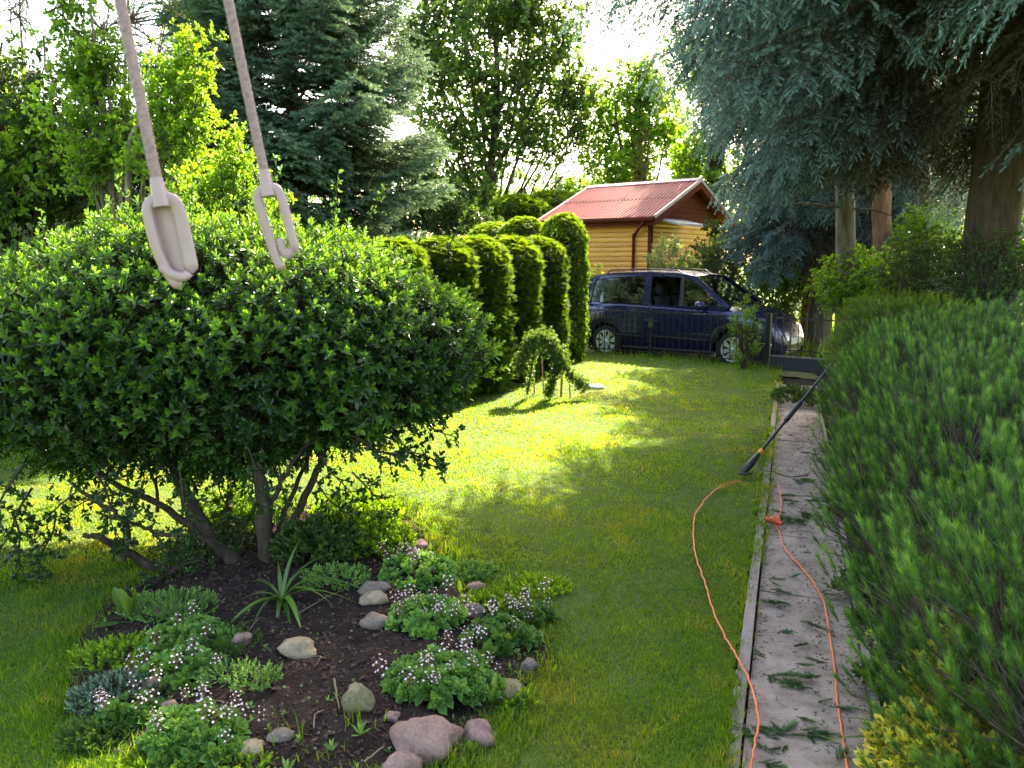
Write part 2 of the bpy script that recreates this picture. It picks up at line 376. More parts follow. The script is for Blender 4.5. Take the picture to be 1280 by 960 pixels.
def glassm(name, tint, mixf):
    m, nt, out = newmat(name); tr = N(nt, "ShaderNodeBsdfTransparent"); tr.inputs[0].default_value = (*tint, 1)
    gl = N(nt, "ShaderNodeBsdfGlossy"); gl.inputs['Roughness'].default_value = .02
    fr = N(nt, "ShaderNodeFresnel"); fr.inputs[0].default_value = 1.5
    mp = N(nt, "ShaderNodeMath", operation='ADD'); nt.links.new(fr.outputs[0], mp.inputs[0]); mp.inputs[1].default_value = mixf
    mx = N(nt, "ShaderNodeMixShader"); nt.links.new(mp.outputs[0], mx.inputs[0]); nt.links.new(tr.outputs[0], mx.inputs[1]); nt.links.new(gl.outputs[0], mx.inputs[2]); nt.links.new(mx.outputs[0], out.inputs[0])
glassm('glass_dark', (.22, .24, .25), .06); glassm('glass_clear', (.62, .68, .66), .05); glassm('lamp_glass', (.8, .82, .85), .25)
M_ = MATS

# ------------------------------------------------------------ branches (shared meshes, built once)
SPR_SHOOT = [pinf(34, .085, 66, .027, .0075, .5, 1.0) for _ in range(3)]
SPR_SHOOT_BIG = [pinf(40, .105, 62, .036, .0105, .5, 1.0) for _ in range(3)]
def spruce_branch(name, L, mats, droop=.25, up=.15, hang=0., dens=1.0, shoots=SPR_SHOOT, width=.42, bare=.25):
    base = [join([s]) for s in shoots]
    s = np.linspace(0, 1, 12); ax = np.stack([L * s, .05 * L * np.sin(s * 4 + rng.uniform(0, 6)), -droop * L * s ** 1.5 + up * L * s ** 4], 1)
    ch = tube(ax, np.linspace(.022 * L / 2 + .006, .003, 12), 5, 1)
    T, D, A, S = [], [], [], []
    def shoots_on(P0, P1, step, a0, a1, s0=1):
        d = P1 - P0; n = max(1, int(np.linalg.norm(d) / step)); d = d / (np.linalg.norm(d) + 1e-9)
        side = np.cross(d, (0, 0, 1.)); side /= np.linalg.norm(side) + 1e-9
        for i in range(n):
            f = (i + .5) / n; p = P0 + (P1 - P0) * f
            for sg in (-1, 1):
                if rng.uniform() < .12: continue
                q = d * .8 + side * sg * .75 + np.array((0, 0, rng.uniform(-.25, .35)))
                T.append(p); D.append(q); A.append(a0 + (a1 - a0) * f + rng.normal(0, .08)); S.append(s0 * rng.uniform(.75, 1.2))
        T.append(P1); D.append(d + np.array((0, 0, .1))); A.append(a1 + .1); S.append(s0 * 1.15)
    nt_ = int(L * 11 * dens)
    for i in range(nt_):
        f = bare * .5 + (1 - bare * .5) * (i + rng.uniform(0, 1)) / nt_; k = min(10, int(f * 11)); p = ax[k] + (ax[k + 1] - ax[k]) * (f * 11 - k)
        l2 = L * width * (1.02 - f) ** .6 * rng.uniform(.6, 1.1) + .08
        l2 = min(l2, .9)
        sg = -1 if i % 2 else 1; an = math.radians(rng.uniform(42, 66))
        d = np.array((math.cos(an), sg * math.sin(an), rng.uniform(-.25, .1) - droop * .4)); d /= np.linalg.norm(d)
        e = p + d * l2; e[2] -= hang * l2 * .35
        ch += tube([p, (p + e) / 2 + (0, 0, .02 * l2), e], [.006, .004, .002], 3, 1, cap=False)
        a0 = max(0, (f - bare) * .7); a1 = .25 + .7 * f
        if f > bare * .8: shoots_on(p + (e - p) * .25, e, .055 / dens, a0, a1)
        nsub = int(l2 / .13)
        for j in range(nsub):
            q = p + (e - p) * ((j + 1) / (nsub + 1)); s2 = -1 if j % 2 else 1
            sd_ = np.cross(d, (0, 0, 1.)) * s2 * .8 + d * .7 + np.array((0, 0, -.1 - hang)); sd_ /= np.linalg.norm(sd_)
            l3 = .10 + .45 * l2 * (1 - (j + 1) / (nsub + 1)) * rng.uniform(.5, 1.1) + hang * .22 * rng.uniform(.3, 1.3)
            e3 = q + sd_ * l3
            if hang: e3[2] -= hang * l3 * .3
            ch += tube([q, e3], [.0035, .0015], 3, 1, cap=False)
            if f > bare * .9 or rng.uniform() < .25: shoots_on(q + (e3 - q) * .3, e3, .06 / dens, a0, a1)
    shoots_on(ax[6], ax[-1], .05, .5, 1)
    T, D, A, S = map(np.array, (T, D, A, S)); Mx = frames(D); k = rng.integers(0, len(base), len(T))
    for i, b in enumerate(base):
        w = k == i; ch.append(bake(b, Mx[w], T[w], S[w], age=np.clip(A[w], 0, 1)))
    return mesh_from(name, ch, mats)
def leafy_branch(name, L, mats, leafL, leafW, n_twig=9, per=7, spread=.55, up=.15, ages=(.2, .9)):
    """a leafy branch growing along +Z"""
    ch = []; T, D, A, S = [], [], [], []
    ax = smoothpath([(0, 0, 0), (.04 * L, 0, L * .35), (-.03 * L, .04 * L, L * .7), (0, 0, L)], 3)
    ch += tube(ax, np.linspace(.012 * L + .003, .003, len(ax)), 4, 1, cap=False)
    for i in range(n_twig):
        f = .15 + .85 * i / (n_twig - 1); k = int(f * (len(ax) - 1)); p = ax[k]; az = i * 2.4 + rng.normal(0, .3)
        l2 = L * spread * (1.1 - .6 * f) * rng.uniform(.6, 1.15)
        d = np.array((math.cos(az), math.sin(az), rng.uniform(.1, .9) + up)); d /= np.linalg.norm(d); e = p + d * l2
        mid = (p + e) / 2 + rng.normal(0, .04 * L, 3)
        ch += tube([p, mid, e], [.004 + .003 * L, .003, .0015], 3, 1, cap=False)
        for j in range(per):
            g_ = .25 + .75 * (j + rng.uniform(0, 1)) / per; q = p + (mid - p) * min(1, g_ * 2) if g_ < .5 else mid + (e - mid) * (g_ - .5) * 2
            for _ in range(2):
                v = d * rng.uniform(.1, .9) + rng.normal(0, .65, 3); T.append(q + rng.normal(0, .012 * L, 3)); D.append(v); A.append(ages[0] + (ages[1] - ages[0]) * (.5 * g_ + .5 * f) + rng.normal(0, .1)); S.append(rng.uniform(.7, 1.25))
    T, D, A, S = map(np.array, (T, D, A, S)); b = join([leaf4(leafL, leafW, .12, .12)]) if leafL > .03 else join([leaf2(leafL, leafW)])
    ch.append(bake(b, frames(D), T, S, age=np.clip(A, 0, 1)))
    return mesh_from(name, ch, mats)
def sprig_branch(name, L, mats, sprig_bases, n, spread, barkr=.006, agej=.15, up=.5):
    """a short branch along +Z that ends in many upturned sprigs"""
    ch = []; T, D, A, S = [], [], [], []
    for i in range(n):
        az = i * 2.4 + rng.normal(0, .3); r = spread * math.sqrt((i + .5) / n); f = rng.uniform(.45, 1)
        e = np.array((r * math.cos(az), r * math.sin(az), L * f * (1 - .25 * (r / spread) ** 2) + rng.normal(0, .02)))
        s = np.array((e[0] * .25, e[1] * .25, L * .25 * f)); ch += tube([s * .2, s * 1.3, (s + e) / 2 + (0, 0, .01), e], [barkr, barkr * .7, barkr * .45, barkr * .3], 3, 1, cap=False)
        T.append(e); D.append((e[0] * .9, e[1] * .9, up * .5 + rng.uniform(.05, .3))); A.append(f * .9 + rng.normal(0, agej)); S.append(rng.uniform(.75, 1.2))
    T, D, A, S = map(np.array, (T, D, A, S)); Mx = frames(D); k = rng.integers(0, len(sprig_bases), n)
    for i, b in enumerate(sprig_bases):
        w = k == i
        if w.any(): ch.append(bake(b, Mx[w], T[w], S[w], age=np.clip(A[w], 0, 1)))
    return mesh_from(name, ch, mats)
def dirM(d, s=1.0, roll=None, loc=(0, 0, 0)):
    q = Vector(d).to_track_quat('Z', 'Y').to_matrix().to_4x4()
    r = Matrix.Rotation(random.uniform(0, 6.28) if roll is None else roll, 4, 'Z')
    return Matrix.Translation(Vector(loc)) @ q @ r @ Matrix.Scale(s, 4)

# ============================================================ the ground, path, bed
PD = np.array((.332, .943)); PN = np.array((.943, -.332)); P0 = np.array((.16, 0.))
def PP(s, o, z=0.): q = P0 + PD * s + PN * o; return np.array((q[0], q[1], z))
def path_so(x, y):
    dx, dy = x - P0[0], y - P0[1]; return dx * PD[0] + dy * PD[1], dx * PN[0] + dy * PN[1]
HW = .235                                      # half width of the slabs
FA, FB = G(697, 437), G(1030, 466)             # the fence line
FD = (FB - FA)[:2]; FD = FD / np.linalg.norm(FD); FN = np.array((-FD[1], FD[0]))   # FN points away from the camera
def beyond_fence(x, y): return (x - FA[0]) * FN[0] + (y - FA[1]) * FN[1]
bed_px = [(95, 800), (140, 742), (215, 712), (280, 670), (350, 640), (430, 618), (505, 636), (545, 680), (590, 735), (655, 760), (690, 815), (650, 890), (600, 940), (540, 985), (330, 1010), (160, 965), (80, 890)]
BED = np.array([G(*p)[:2] for p in bed_px])
def in_poly(x, y, poly):
    r = np.zeros(np.shape(x), bool); j = len(poly) - 1
    for i in range(len(poly)):
        xi, yi = poly[i]; xj, yj = poly[j]
        r ^= ((yi > y) != (yj > y)) & (x < (xj - xi) * (y - yi) / (yj - yi + 1e-12) + xi); j = i
    return r
def dist_poly(x, y, poly):
    d = np.full(np.shape(x), 9e9)
    for i in range(len(poly)):
        a, b = poly[i - 1], poly[i]; ab = b - a; t = np.clip(((x - a[0]) * ab[0] + (y - a[1]) * ab[1]) / (ab @ ab), 0, 1)
        d = np.minimum(d, np.hypot(x - a[0] - t * ab[0], y - a[1] - t * ab[1]))
    return d
def undul(x, y): return .012 * np.sin(1.7 * x + .6 * y) + .010 * np.sin(2.9 * y - 1.1 * x + 1) + .006 * np.sin(5.3 * x + 3.1 * y)
def grid(x0, x1, nx, y0, y1, ny, zf, keep=None, mi=0):
    xs, ys = np.meshgrid(np.linspace(x0, x1, nx), np.linspace(y0, y1, ny)); z = zf(xs, ys)
    V = np.stack([xs.ravel(), ys.ravel(), z.ravel()], 1); i = np.arange(nx * ny).reshape(ny, nx)
    Fc = np.stack([i[:-1, :-1].ravel(), i[:-1, 1:].ravel(), i[1:, 1:].ravel(), i[1:, :-1].ravel()], 1)
    if keep is not None:
        c = V[Fc].mean(1); Fc = Fc[keep(c[:, 0], c[:, 1])]
    return chunk(V, Fc, mi, smooth=True)
thing('ground', [grid(-400, 400, 41, -300, 500, 41, lambda x, y: 0 * x - .17)], M_['meadow'], (0, 0, 0), 'wide meadow ground stretching away behind the fence and shed', kind='structure')
def lawn_ok(x, y):
    s, o = path_so(x, y)
    return (beyond_fence(x, y) < .02) & (o < -HW - .060) & (x > -9)
def lz(x, y):
    d = dist_poly(x, y, BED); inn = in_poly(x, y, BED)
    return undul(x, y) - np.where(inn, .10, 0)
thing('lawn', [grid(-9.05, 5.5, 200, -.5, 20, 260, lz, lawn_ok)], M_['turf'], (0, 0, 0), 'turf of the garden lawn under the grass blades', kind='structure')
thing('hedge_ground', [grid(-1, 9, 120, -.5, 16, 160, lambda x, y: undul(x, y) - .02, lambda x, y: (path_so(x, y)[1] > HW + .05) & (beyond_fence(x, y) < .02))], M_['soil'], (0, 0, 0), 'bare soil under the pine hedge beside the path', kind='structure')
thing('driveway', [grid(-6, 12, 90, 8, 24, 80, lambda x, y: undul(x, y) * .6 - .125, lambda x, y: (beyond_fence(x, y) > .0) & (beyond_fence(x, y) < 3.6))], M_['drive_earth'], (0, 0, 0), 'rough earth and grass driveway behind the iron fence', kind='structure')
def soilz(x, y):
    d = np.minimum(dist_poly(x, y, BED), .5) / .5; inn = in_poly(x, y, BED)
    nz = .012 * np.sin(23 * x + 9 * y) * np.sin(19 * y - 7 * x) + .008 * np.sin(47 * x) * np.sin(41 * y + 3 * x)
    return np.where(inn, .0 + .075 * d ** .7 + nz * np.minimum(1, d * 4), -.06)
x0, y0 = BED.min(0) - .1; x1, y1 = BED.max(0) + .1
thing('flower_bed_soil', [grid(x0, x1, 150, y0, y1, 170, soilz, lambda x, y: in_poly(x, y, BED) | (dist_poly(x, y, BED) < .05))], M_['soil'], (0, 0, 0), 'dark crumbly soil mound of the flower bed', kind='structure')
def sz(x, y): return float(soilz(np.array([x]), np.array([y]))[0])
def gz(px, py):                      # on the bed or lawn
    q = G(px, py); z = sz(q[0], q[1]); z = z if z > -.05 else 0.0
    return np.array((q[0], q[1], z)) if z == 0 else (lambda g: np.array((g[0], g[1], sz(g[0], g[1]))))(G(px, py, z))

# bark mulch and crumbs lying on the soil
n = 15000
x = rng.uniform(x0, x1, n); y = y0 + (y1 - y0) * rng.uniform(0, 1, n) ** 1.3; w = in_poly(x, y, BED); x, y = x[w], y[w]; n = len(x)
chip = join([chunk([(-.5, -.25, 0), (.5, -.2, 0), (.42, .25, .02), (-.45, .2, 0), (0, 0, .22)], [(0, 1, 4), (1, 2, 4), (2, 3, 4), (3, 0, 4)])])
dd = rng.normal(0, .45, (n, 3)); dd[:, 2] = 1
thing('mulch', [bake(chip, frames(dd), np.stack([x, y, soilz(x, y) + .002], 1), rng.gamma(2.2, .0058, n) + .004)], M_['mulch'], (0, 0, 0), 'bark crumbs and clods over the bed soil', kind='stuff')
n = 1400; x = rng.uniform(x0, x1, n); y = rng.uniform(y0, y1, n); w = in_poly(x, y, BED); x, y = x[w], y[w]; n = len(x)
dd = rng.normal(0, .3, (n, 3)); dd[:, 2] = 1
thing('fallen_petals', [bake(join([leaf2(.018, .012)]), frames(rng.normal(0, 1, (n, 3)) * (1, 1, .15)), np.stack([x, y, soilz(x, y) + .008], 1), rng.uniform(.4, 1, n))], M_['pale_leaf'], (0, 0, 0), 'pale dry leaf bits scattered over the bed', kind='stuff')

# path of concrete slabs with kerbs
path = empty('path', (0, 0, 0), 'narrow pinkish concrete slab path between lawn and pine hedge', kind='structure')
sl = .98
for i in range(11):
    s = 1.33 + i * sl; g = []
    nx, ny = 9, 16; us = np.linspace(-HW + .004, HW - .004, nx); vs = np.linspace(s + .006, s + sl - .008, ny); tz = rng.normal(0, .004); tl = rng.normal(0, .006)
    V = []; 
    for v in vs:
        for u in us:
            e = min(HW - abs(u), v - s, s + sl - v); q = PP(v, u); V.append((q[0], q[1], -.022 + tz + tl * u + (-.006 if e < .012 else 0) + .0022 * noise.noise(Vector((q[0] * 9, q[1] * 9, 0))) + .003 * noise.noise(Vector((q[0] * 23, q[1] * 23, 4)))))
    ii = np.arange(nx * ny).reshape(ny, nx); Fc = [(ii[a, b], ii[a, b + 1], ii[a + 1, b + 1], ii[a + 1, b]) for a in range(ny - 1) for b in range(nx - 1)]
    c1 = chunk(V, Fc, 0, rng.uniform(), smooth=True); rim = [ii[0, b] for b in range(nx)] + [ii[a, -1] for a in range(1, ny)] + [ii[-1, b] for b in range(nx - 2, -1, -1)] + [ii[a, 0] for a in range(ny - 2, 0, -1)]
    RV = [V[k] for k in rim] + [(V[k][0], V[k][1], -.09) for k in rim]; k = len(rim)
    part('concrete_slab', [c1, chunk(RV, [(j, j + k, (j + 1) % k + k, (j + 1) % k) for j in range(k)], 0)], M_['concrete'], path)
    for o, zt in ((-HW - .031, .002), (HW + .022, -.018)):
        c = PP(s + sl / 2, o, zt / 2 - .05); ang = math.atan2(PD[1], PD[0]) - math.pi / 2
        part('kerb_stone', [box((c[0], c[1], c[2]), (.05 if o < 0 else .032, sl - .008, .10 + zt), ang + rng.normal(0, .004))], M_['kerb'], path)
# a strip of earth below the slabs
thing('path_bed', [chunk([PP(1.2, -HW - .09, -.06), PP(1.2, HW + .09, -.06), PP(13, HW + .09, -.06), PP(13, -HW - .09, -.06)], [(0, 1, 2, 3)])], M_['soil'], (0, 0, 0), 'earth bed showing in the joints beside the slabs', kind='structure')

# ------------------------------------------------------------ grass blades
def blade_chunk(x, y, z, h, w, lean, rnd):
    n = len(x); az = rng.uniform(0, 6.283, n); la = rng.uniform(0, 6.283, n); l = np.abs(rng.normal(0, lean, n)) * h
    b = np.stack([np.cos(az), np.sin(az)], 1) * (w / 2)[:, None]; tip = np.stack([np.cos(la), np.sin(la)], 1) * l[:, None]
    P = np.stack([x, y], 1)
    v0 = np.c_[P - b, z]; v1 = np.c_[P + b, z]; m0 = np.c_[P + tip * .35 + b * .8, z + h * .6]; m1 = np.c_[P + tip * .35 - b * .8, z + h * .6]
    t = np.c_[P + tip, z + h * np.sqrt(np.maximum(.15, 1 - (l / h) ** 2 * .8))]
    V = np.stack([v0, v1, m0, m1, t], 1).reshape(-1, 3); k = np.arange(n)[:, None] * 5
    return [chunk(V, np.concatenate([k + np.array([[0, 1, 2]]), k + np.array([[0, 2, 3]]), k + np.array([[3, 2, 4]])]), 0, np.repeat(rnd, 5), .5)]
NB = 470000
D_ = np.exp(rng.uniform(math.log(2.45), math.log(16.8), NB)); X_ = rng.uniform(-.80, .46, NB) * D_
s_, o_ = path_so(X_, D_)
edge = dist_poly(X_, D_, BED); inb = in_poly(X_, D_, BED)
w = (beyond_fence(X_, D_) < .0) & (o_ < -HW - np.where(D_ > 4.4, -.012, .046) + rng.normal(0, .022, NB) + .015 * np.sin(s_ * 9) * np.sin(s_ * 4.3)) & ~(inb & (edge > .05 + rng.exponential(.05, NB))) & ((X_ > -8.8))
clump = .6 * np.sin(X_ * 9.7 + 2 * np.sin(D_ * 6.1)) * np.sin(D_ * 8.9 + 2 * np.sin(X_ * 7.3)) + .6 * np.sin(X_ * 3.1 + 1.3 * np.sin(D_ * 2.2)) * np.sin(D_ * 2.7 + 1.1 * np.sin(X_ * 2.9))
w &= rng.uniform(0, 1, NB) < .74 + .30 * clump
x, y = X_[w], D_[w]; n = len(x); e = edge[w]; cl = clump[w]
h = (.020 + .012 * rng.uniform(0, 1, n)) * (1 + .35 * cl) + np.where(e < .16, .045 * rng.uniform(0, 1, n) ** 2.5, 0)
so = path_so(x, y)[1]; h += np.where(so > -HW - .09, .025 * rng.uniform(0, 1, n), 0)
bf = -beyond_fence(x, y); h += np.where(bf < .25, .14 * rng.uniform(0, 1, n) ** 3, 0)
wd = (.0036 + .0009 * np.maximum(0, y - 3))
lawn_chunks = blade_chunk(x, y, undul(x, y) - .004, h, wd, .85, np.clip(rng.uniform(0, 1, n) * .7 + .15 + .17 * cl + .12 * np.sin(7.1 * x + 2 * np.sin(5.3 * y)) * np.sin(6.3 * y + 2 * np.sin(4.7 * x)), 0, 1))
thing('grass', lawn_chunks, M_['grass'], (0, 0, 0), 'mown lawn grass with yellowed patches and sunlit stripes', kind='stuff')
# taller rough grass behind the fence and round the bed
n = 26000; x = rng.uniform(-6, 13, n); y = rng.uniform(11, 26, n); bf = beyond_fence(x, y); w = (bf > .03) & ((bf < .35) | (bf > 2.6)); x, y, bf = x[w], y[w], bf[w]; n = len(x)
thing('rough_grass', blade_chunk(x, y, np.full(n, -.15), np.where(bf < .4, rng.uniform(.06, .24, n), rng.uniform(.15, .5, n)), np.where(bf < .4, .008, .02) * np.ones(n), .5, rng.uniform(0, 1, n)), M_['grass'], (0, 0, 0), 'uncut tall grass along and behind the iron fence', kind='stuff')

# ============================================================ the clipped bush in the bed
BUSH_SPRIGS = [join(around(10, 8, 72, .0, .045, leaf4(.043, .018, .20, .05), 1.1, .75, .1, 1.0)) for _ in range(4)]
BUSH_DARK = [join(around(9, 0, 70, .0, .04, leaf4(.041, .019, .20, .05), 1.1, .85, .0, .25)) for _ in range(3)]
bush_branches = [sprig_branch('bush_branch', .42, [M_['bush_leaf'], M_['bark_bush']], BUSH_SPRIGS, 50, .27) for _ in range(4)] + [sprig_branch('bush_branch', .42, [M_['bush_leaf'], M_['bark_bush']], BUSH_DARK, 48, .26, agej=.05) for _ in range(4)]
bush = empty('bush', G(338, 752), 'large dome-shaped glossy green bush on dark crooked stems in the flower bed', 'bush')
BC = np.array((-2.02, 4.88, 1.24)); BR = np.array((1.80, .98, .86))
def bush_bottom(x): return .24 + .38 * np.clip((x + 2.2) / 1.7, 0, 1)
spots = []
k = 0
while len(spots) < 292 and k < 40000:
    k += 1
    d = rng.normal(0, 1, 3); d /= np.linalg.norm(d)
    if d[1] > .55 and rng.uniform() < .6: continue
    t = (np.abs(d[0]) ** 2.15 + np.abs(d[1]) ** 2.15 + np.abs(d[2]) ** 2.15) ** (-1 / 2.15)
    nz = 1 + .09 * noise.noise(Vector(d * 2.2)) + .05 * noise.noise(Vector(d * 5))
    inner = rng.uniform() < .13
    p = BC + BR * d * t * nz * (rng.uniform(.6, .8) if inner else rng.uniform(.93, 1.0))
    if p[2] < bush_bottom(p[0]) + .22 * noise.noise(Vector((p[0] * 2.2, p[1] * 2, 3))) + .06 * rng.uniform(-1, 1): continue
    p[2] -= .16 * max(0, -2.2 - p[0]) * max(0, p[2] - 1.2) / .9 * 1.2
    nrm = d / BR; nrm /= np.linalg.norm(nrm)
    if any((p[0] - q[0][0]) ** 2 + (p[1] - q[0][1]) ** 2 + (p[2] - q[0][2]) ** 2 < .148 ** 2 for q in spots): continue
    spots.append((p, nrm))
for i, (p, nrm) in enumerate(spots):
    d = nrm * .85 + np.array((0, 0, .45 if nrm[2] > -.2 else .05)); d /= np.linalg.norm(d)
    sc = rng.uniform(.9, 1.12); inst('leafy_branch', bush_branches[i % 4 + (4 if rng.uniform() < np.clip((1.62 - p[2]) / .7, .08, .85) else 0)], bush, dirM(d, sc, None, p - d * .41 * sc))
# a few wild shoots out of the top and the low right twigs
shoot_m = leafy_branch('wild_shoot', .34, [M_['bush_leaf'], M_['bark_bush']], .040, .020, 7, 3, .16, .6, (.6, 1))
for px, py, D, dx in ((160, 268, 4.9, -.1), (300, 262, 4.7, .1), (348, 250, 4.8, .0), (462, 262, 5.0, .45), (415, 258, 5.0, .2), (330, 255, 5.1, -.2), (60, 300, 4.7, -.1), (235, 262, 5.3, .2), (560, 300, 5.1, .5)):
    inst('wild_shoot', shoot_m, bush, dirM((dx, 0, 1), rng.uniform(.6, .9), None, W(px, py + 14, D)))
low = leafy_branch('low_twig', .42, [M_['bush_leaf'], M_['bark_bush']], .034, .021, 10, 9, .4, .1, (0, .3))
for px, py, D, dx, dz, s in ((455, 560, 4.7, .9, -.1, 1.1), (470, 520, 4.7, .9, .1, 1.1), (440, 590, 4.6, .5, -.5, .8), (400, 570, 4.4, .4, -.4, .8), (140, 600, 4.5, -.6, -.5, .8), (250, 700, 4.1, -.6, -.2, .7), (200, 655, 4.3, -.5, .4, .6), (290, 640, 4.5, -.2, .6, .8), (420, 540, 4.4, .7, -.2, 1.), (270, 710, 4.2, -.4, .3, .7), (300, 700, 4.5, .1, .5, .8),(95, 615, 4.4, -.5, -.4, .7), (350, 585, 4.2, .1, -.6, .7), (40, 610, 4.3, -.3, -.6, 1.), (15, 640, 4.2, .2, -.7, .9), (70, 640, 4.3, -.2, -.8, .8), (180, 600, 4.2, -.2, -.7, .9), (225, 590, 4.1, .1, -.8, .8), (120, 590, 4.1, .3, -.6, 1.), (480, 545, 4.8, .8, -.4, 1.), (395, 600, 4.5, .5, -.6, .9), (500, 520, 4.8, .9, -.3, .9), (310, 560, 4.1, .2, -.7, .8), (30, 580, 4.1, -.3, -.5, 1.)):
    inst('low_twig', low, bush, dirM((dx, -.2, dz), s, None, W(px, py, D)))
stems = [
 ([(338, 755, 4.28), (333, 690, 4.3), (330, 630, 4.35), (322, 570, 4.45), (325, 500, 4.6), (300, 430, 4.8)], .062, .03),
 ([(335, 757, 4.25), (300, 715, 4.3), (262, 668, 4.45), (228, 610, 4.6), (205, 560, 4.8), (170, 490, 4.9)], .066, .028),
 ([(325, 752, 4.25), (270, 722, 4.3), (205, 712, 4.3), (152, 688, 4.2), (128, 672, 4.1), (104, 668, 4.05)], .045, .016),
 ([(152, 690, 4.2), (160, 664, 4.25), (142, 640, 4.3), (118, 625, 4.3), (85, 600, 4.4)], .026, .010),
 ([(285, 700, 4.35), (250, 672, 4.3), (200, 668, 4.2), (168, 655, 4.2), (120, 640, 4.2)], .020, .009),
 ([(290, 700, 4.4), (238, 655, 4.5), (196, 630, 4.6), (140, 600, 4.6), (60, 560, 4.7)], .034, .015),
 ([(345, 740, 4.3), (362, 670, 4.5), (385, 610, 4.6), (410, 560, 4.8), (450, 500, 5.0)], .036, .018),
 ([(350, 715, 4.5), (352, 650, 4.8), (372, 600, 5.0), (395, 545, 5.2)], .026, .012),
 ([(335, 650, 4.35), (352, 600, 4.4), (380, 560, 4.4), (410, 520, 4.5)], .020, .01),
 ([(228, 612, 4.6), (250, 560, 4.7), (260, 500, 4.8)], .03, .014), ([(322, 570, 4.45), (360, 520, 4.6), (420, 450, 4.8)], .026, .01),
 ([(205, 560, 4.8), (120, 520, 4.9), (20, 480, 5.0)], .03, .014), ([(300, 720, 4.45), (285, 640, 4.9), (290, 560, 5.3), (270, 480, 5.6)], .035, .015),
 ([(196, 630, 4.6), (190, 590, 4.5), (150, 560, 4.4)], .014, .006), ([(238, 655, 4.5), (215, 600, 4.4), (180, 570, 4.3)], .013, .006)]
for pts, r0, r1 in stems:
    P = smoothpath([W(*q) for q in pts], 5, .006); P[0][2] = max(P[0][2] - .05, -.05)
    part('stem', tube(P, .82 * np.linspace(r0, r1, len(P)) * rng.uniform(.93, 1.07, len(P)), 9, 0), M_['bark_bush'], bush)

# ============================================================ pine shrubs beside the path
PINE_SHOOTS = [join([pinf(92, .085, 48, .042, .0021, .0, 1.0)]) for _ in range(4)]
pine_br = [sprig_branch('pine_branch', .36, [M_['pine_needle'], M_['bark_twig']], PINE_SHOOTS, 20, .21, .006, .32, 1.9) for _ in range(5)]
def mound(name, label, cat, c, R, nb, meshes, pname, inset, scale=1.0, floor=.08, up=.9, ang=0, mind=.13, group=None, stemmat='bark_dark', tilt=None, ex=2.8, jit=.0):
    base = (c[0], c[1], 0); root = empty(name, base, label, cat, group)
    ca, sa = math.cos(ang), math.sin(ang); pts = []; k = 0
    while len(pts) < nb and k < 30000:
        k += 1; d = rng.normal(0, 1, 3); d /= np.linalg.norm(d)
        t = (np.abs(d) ** ex).sum() ** (-1 / ex); nz = 1 + .12 * noise.noise(Vector(d * 2.5 + np.array(c) * 3)) + .05 * noise.noise(Vector(d * 6))
        q = np.array(R) * d * t * nz * (rng.uniform(.93, 1.) if rng.uniform() < .85 else rng.uniform(.65, .85)); q = np.array((q[0] * ca - q[1] * sa, q[0] * sa + q[1] * ca, q[2])); p = np.array(c) + q
        if p[2] < floor: continue
        if any(((p - u[0]) ** 2).sum() < mind ** 2 for u in pts): continue
        nrm = d / np.array(R); nrm = np.array((nrm[0] * ca - nrm[1] * sa, nrm[0] * sa + nrm[1] * ca, nrm[2])); pts.append((p, nrm / np.linalg.norm(nrm)))
    for i, (p, nrm) in enumerate(pts):
        p = p + nrm * rng.normal(0, jit)
        d = nrm * .8 + rng.normal(0, jit * 3, 3) + np.array((0, 0, up)); d /= np.linalg.norm(d); s = scale * rng.uniform(.85, 1.15)
        inst(pname, meshes[i % len(meshes)], root, dirM(d, s, None, p - d * inset * s))
    for i in range(7):
        a = i * .9; e = np.array((c[0] + .6 * R[0] * math.cos(a) * ca - .6 * R[1] * math.sin(a) * sa, c[1] + .6 * R[0] * math.cos(a) * sa + .6 * R[1] * math.sin(a) * ca, c[2] + .35 * R[2]))
        s = np.array((c[0], c[1], -.05)); P = smoothpath([s, s * .5 + e * .5 + (0, 0, -.1), e], 4, .01); part('stem', tube(P, np.linspace(.03, .012, len(P)), 6), M_[stemmat], root)
    return root
PA = math.atan2(PD[1], PD[0]) - math.pi / 2
def pine(s, o, zc, R, nb, label, **kw):
    c = PP(s, o, zc); return mound('pine_shrub', label, 'pine shrub', tuple(c), R, nb, pine_br, 'pine_branch', .33, ang=PA, group='mountain pines along the path', jit=.055, up=1.5, **kw)
pine(2.75, .95, .50, (.66, .95, .62), 230, 'nearest mountain pine shrub with long needles, above the yellow-leaved bush')
pine(4.35, 1.07, .62, (.86, .95, .70), 240, 'broad mountain pine shrub in mid row, beside the cord connector on the path')
pine(6.1, 1.15, .66, (.92, 1.0, .76), 230, 'mountain pine shrub over which the black pole handle leans', mind=.15)
pine(4.9, 2.75, .60, (.95, 1.25, .74), 200, 'mountain pine shrub at the right edge in the second row, below the drooping juniper', mind=.16)
pine(7.0, 2.9, .60, (.95, 1.2, .78), 150, 'farthest mountain pine shrub of the second row, before the big spruce trunk', mind=.17)
# clipped evergreen hedge at the end of the path
yew_sp = [join([pinf(20, .06, 70, .028, .006, .3, .9)]) for _ in range(2)]
yew_br = [sprig_branch('hedge_branch', .24, [M_['thuja_leaf'], M_['bark_twig']], yew_sp, 40, .17, .004, .15, .8) for _ in range(3)]
mound('clipped_hedge', 'dark clipped evergreen hedge block where the path ends by the gate', 'hedge', tuple(PP(8.6, .98, .66)), (.62, 1.25, .74), 260, yew_br, 'hedge_branch', .22, ang=PA, mind=.13, ex=5)

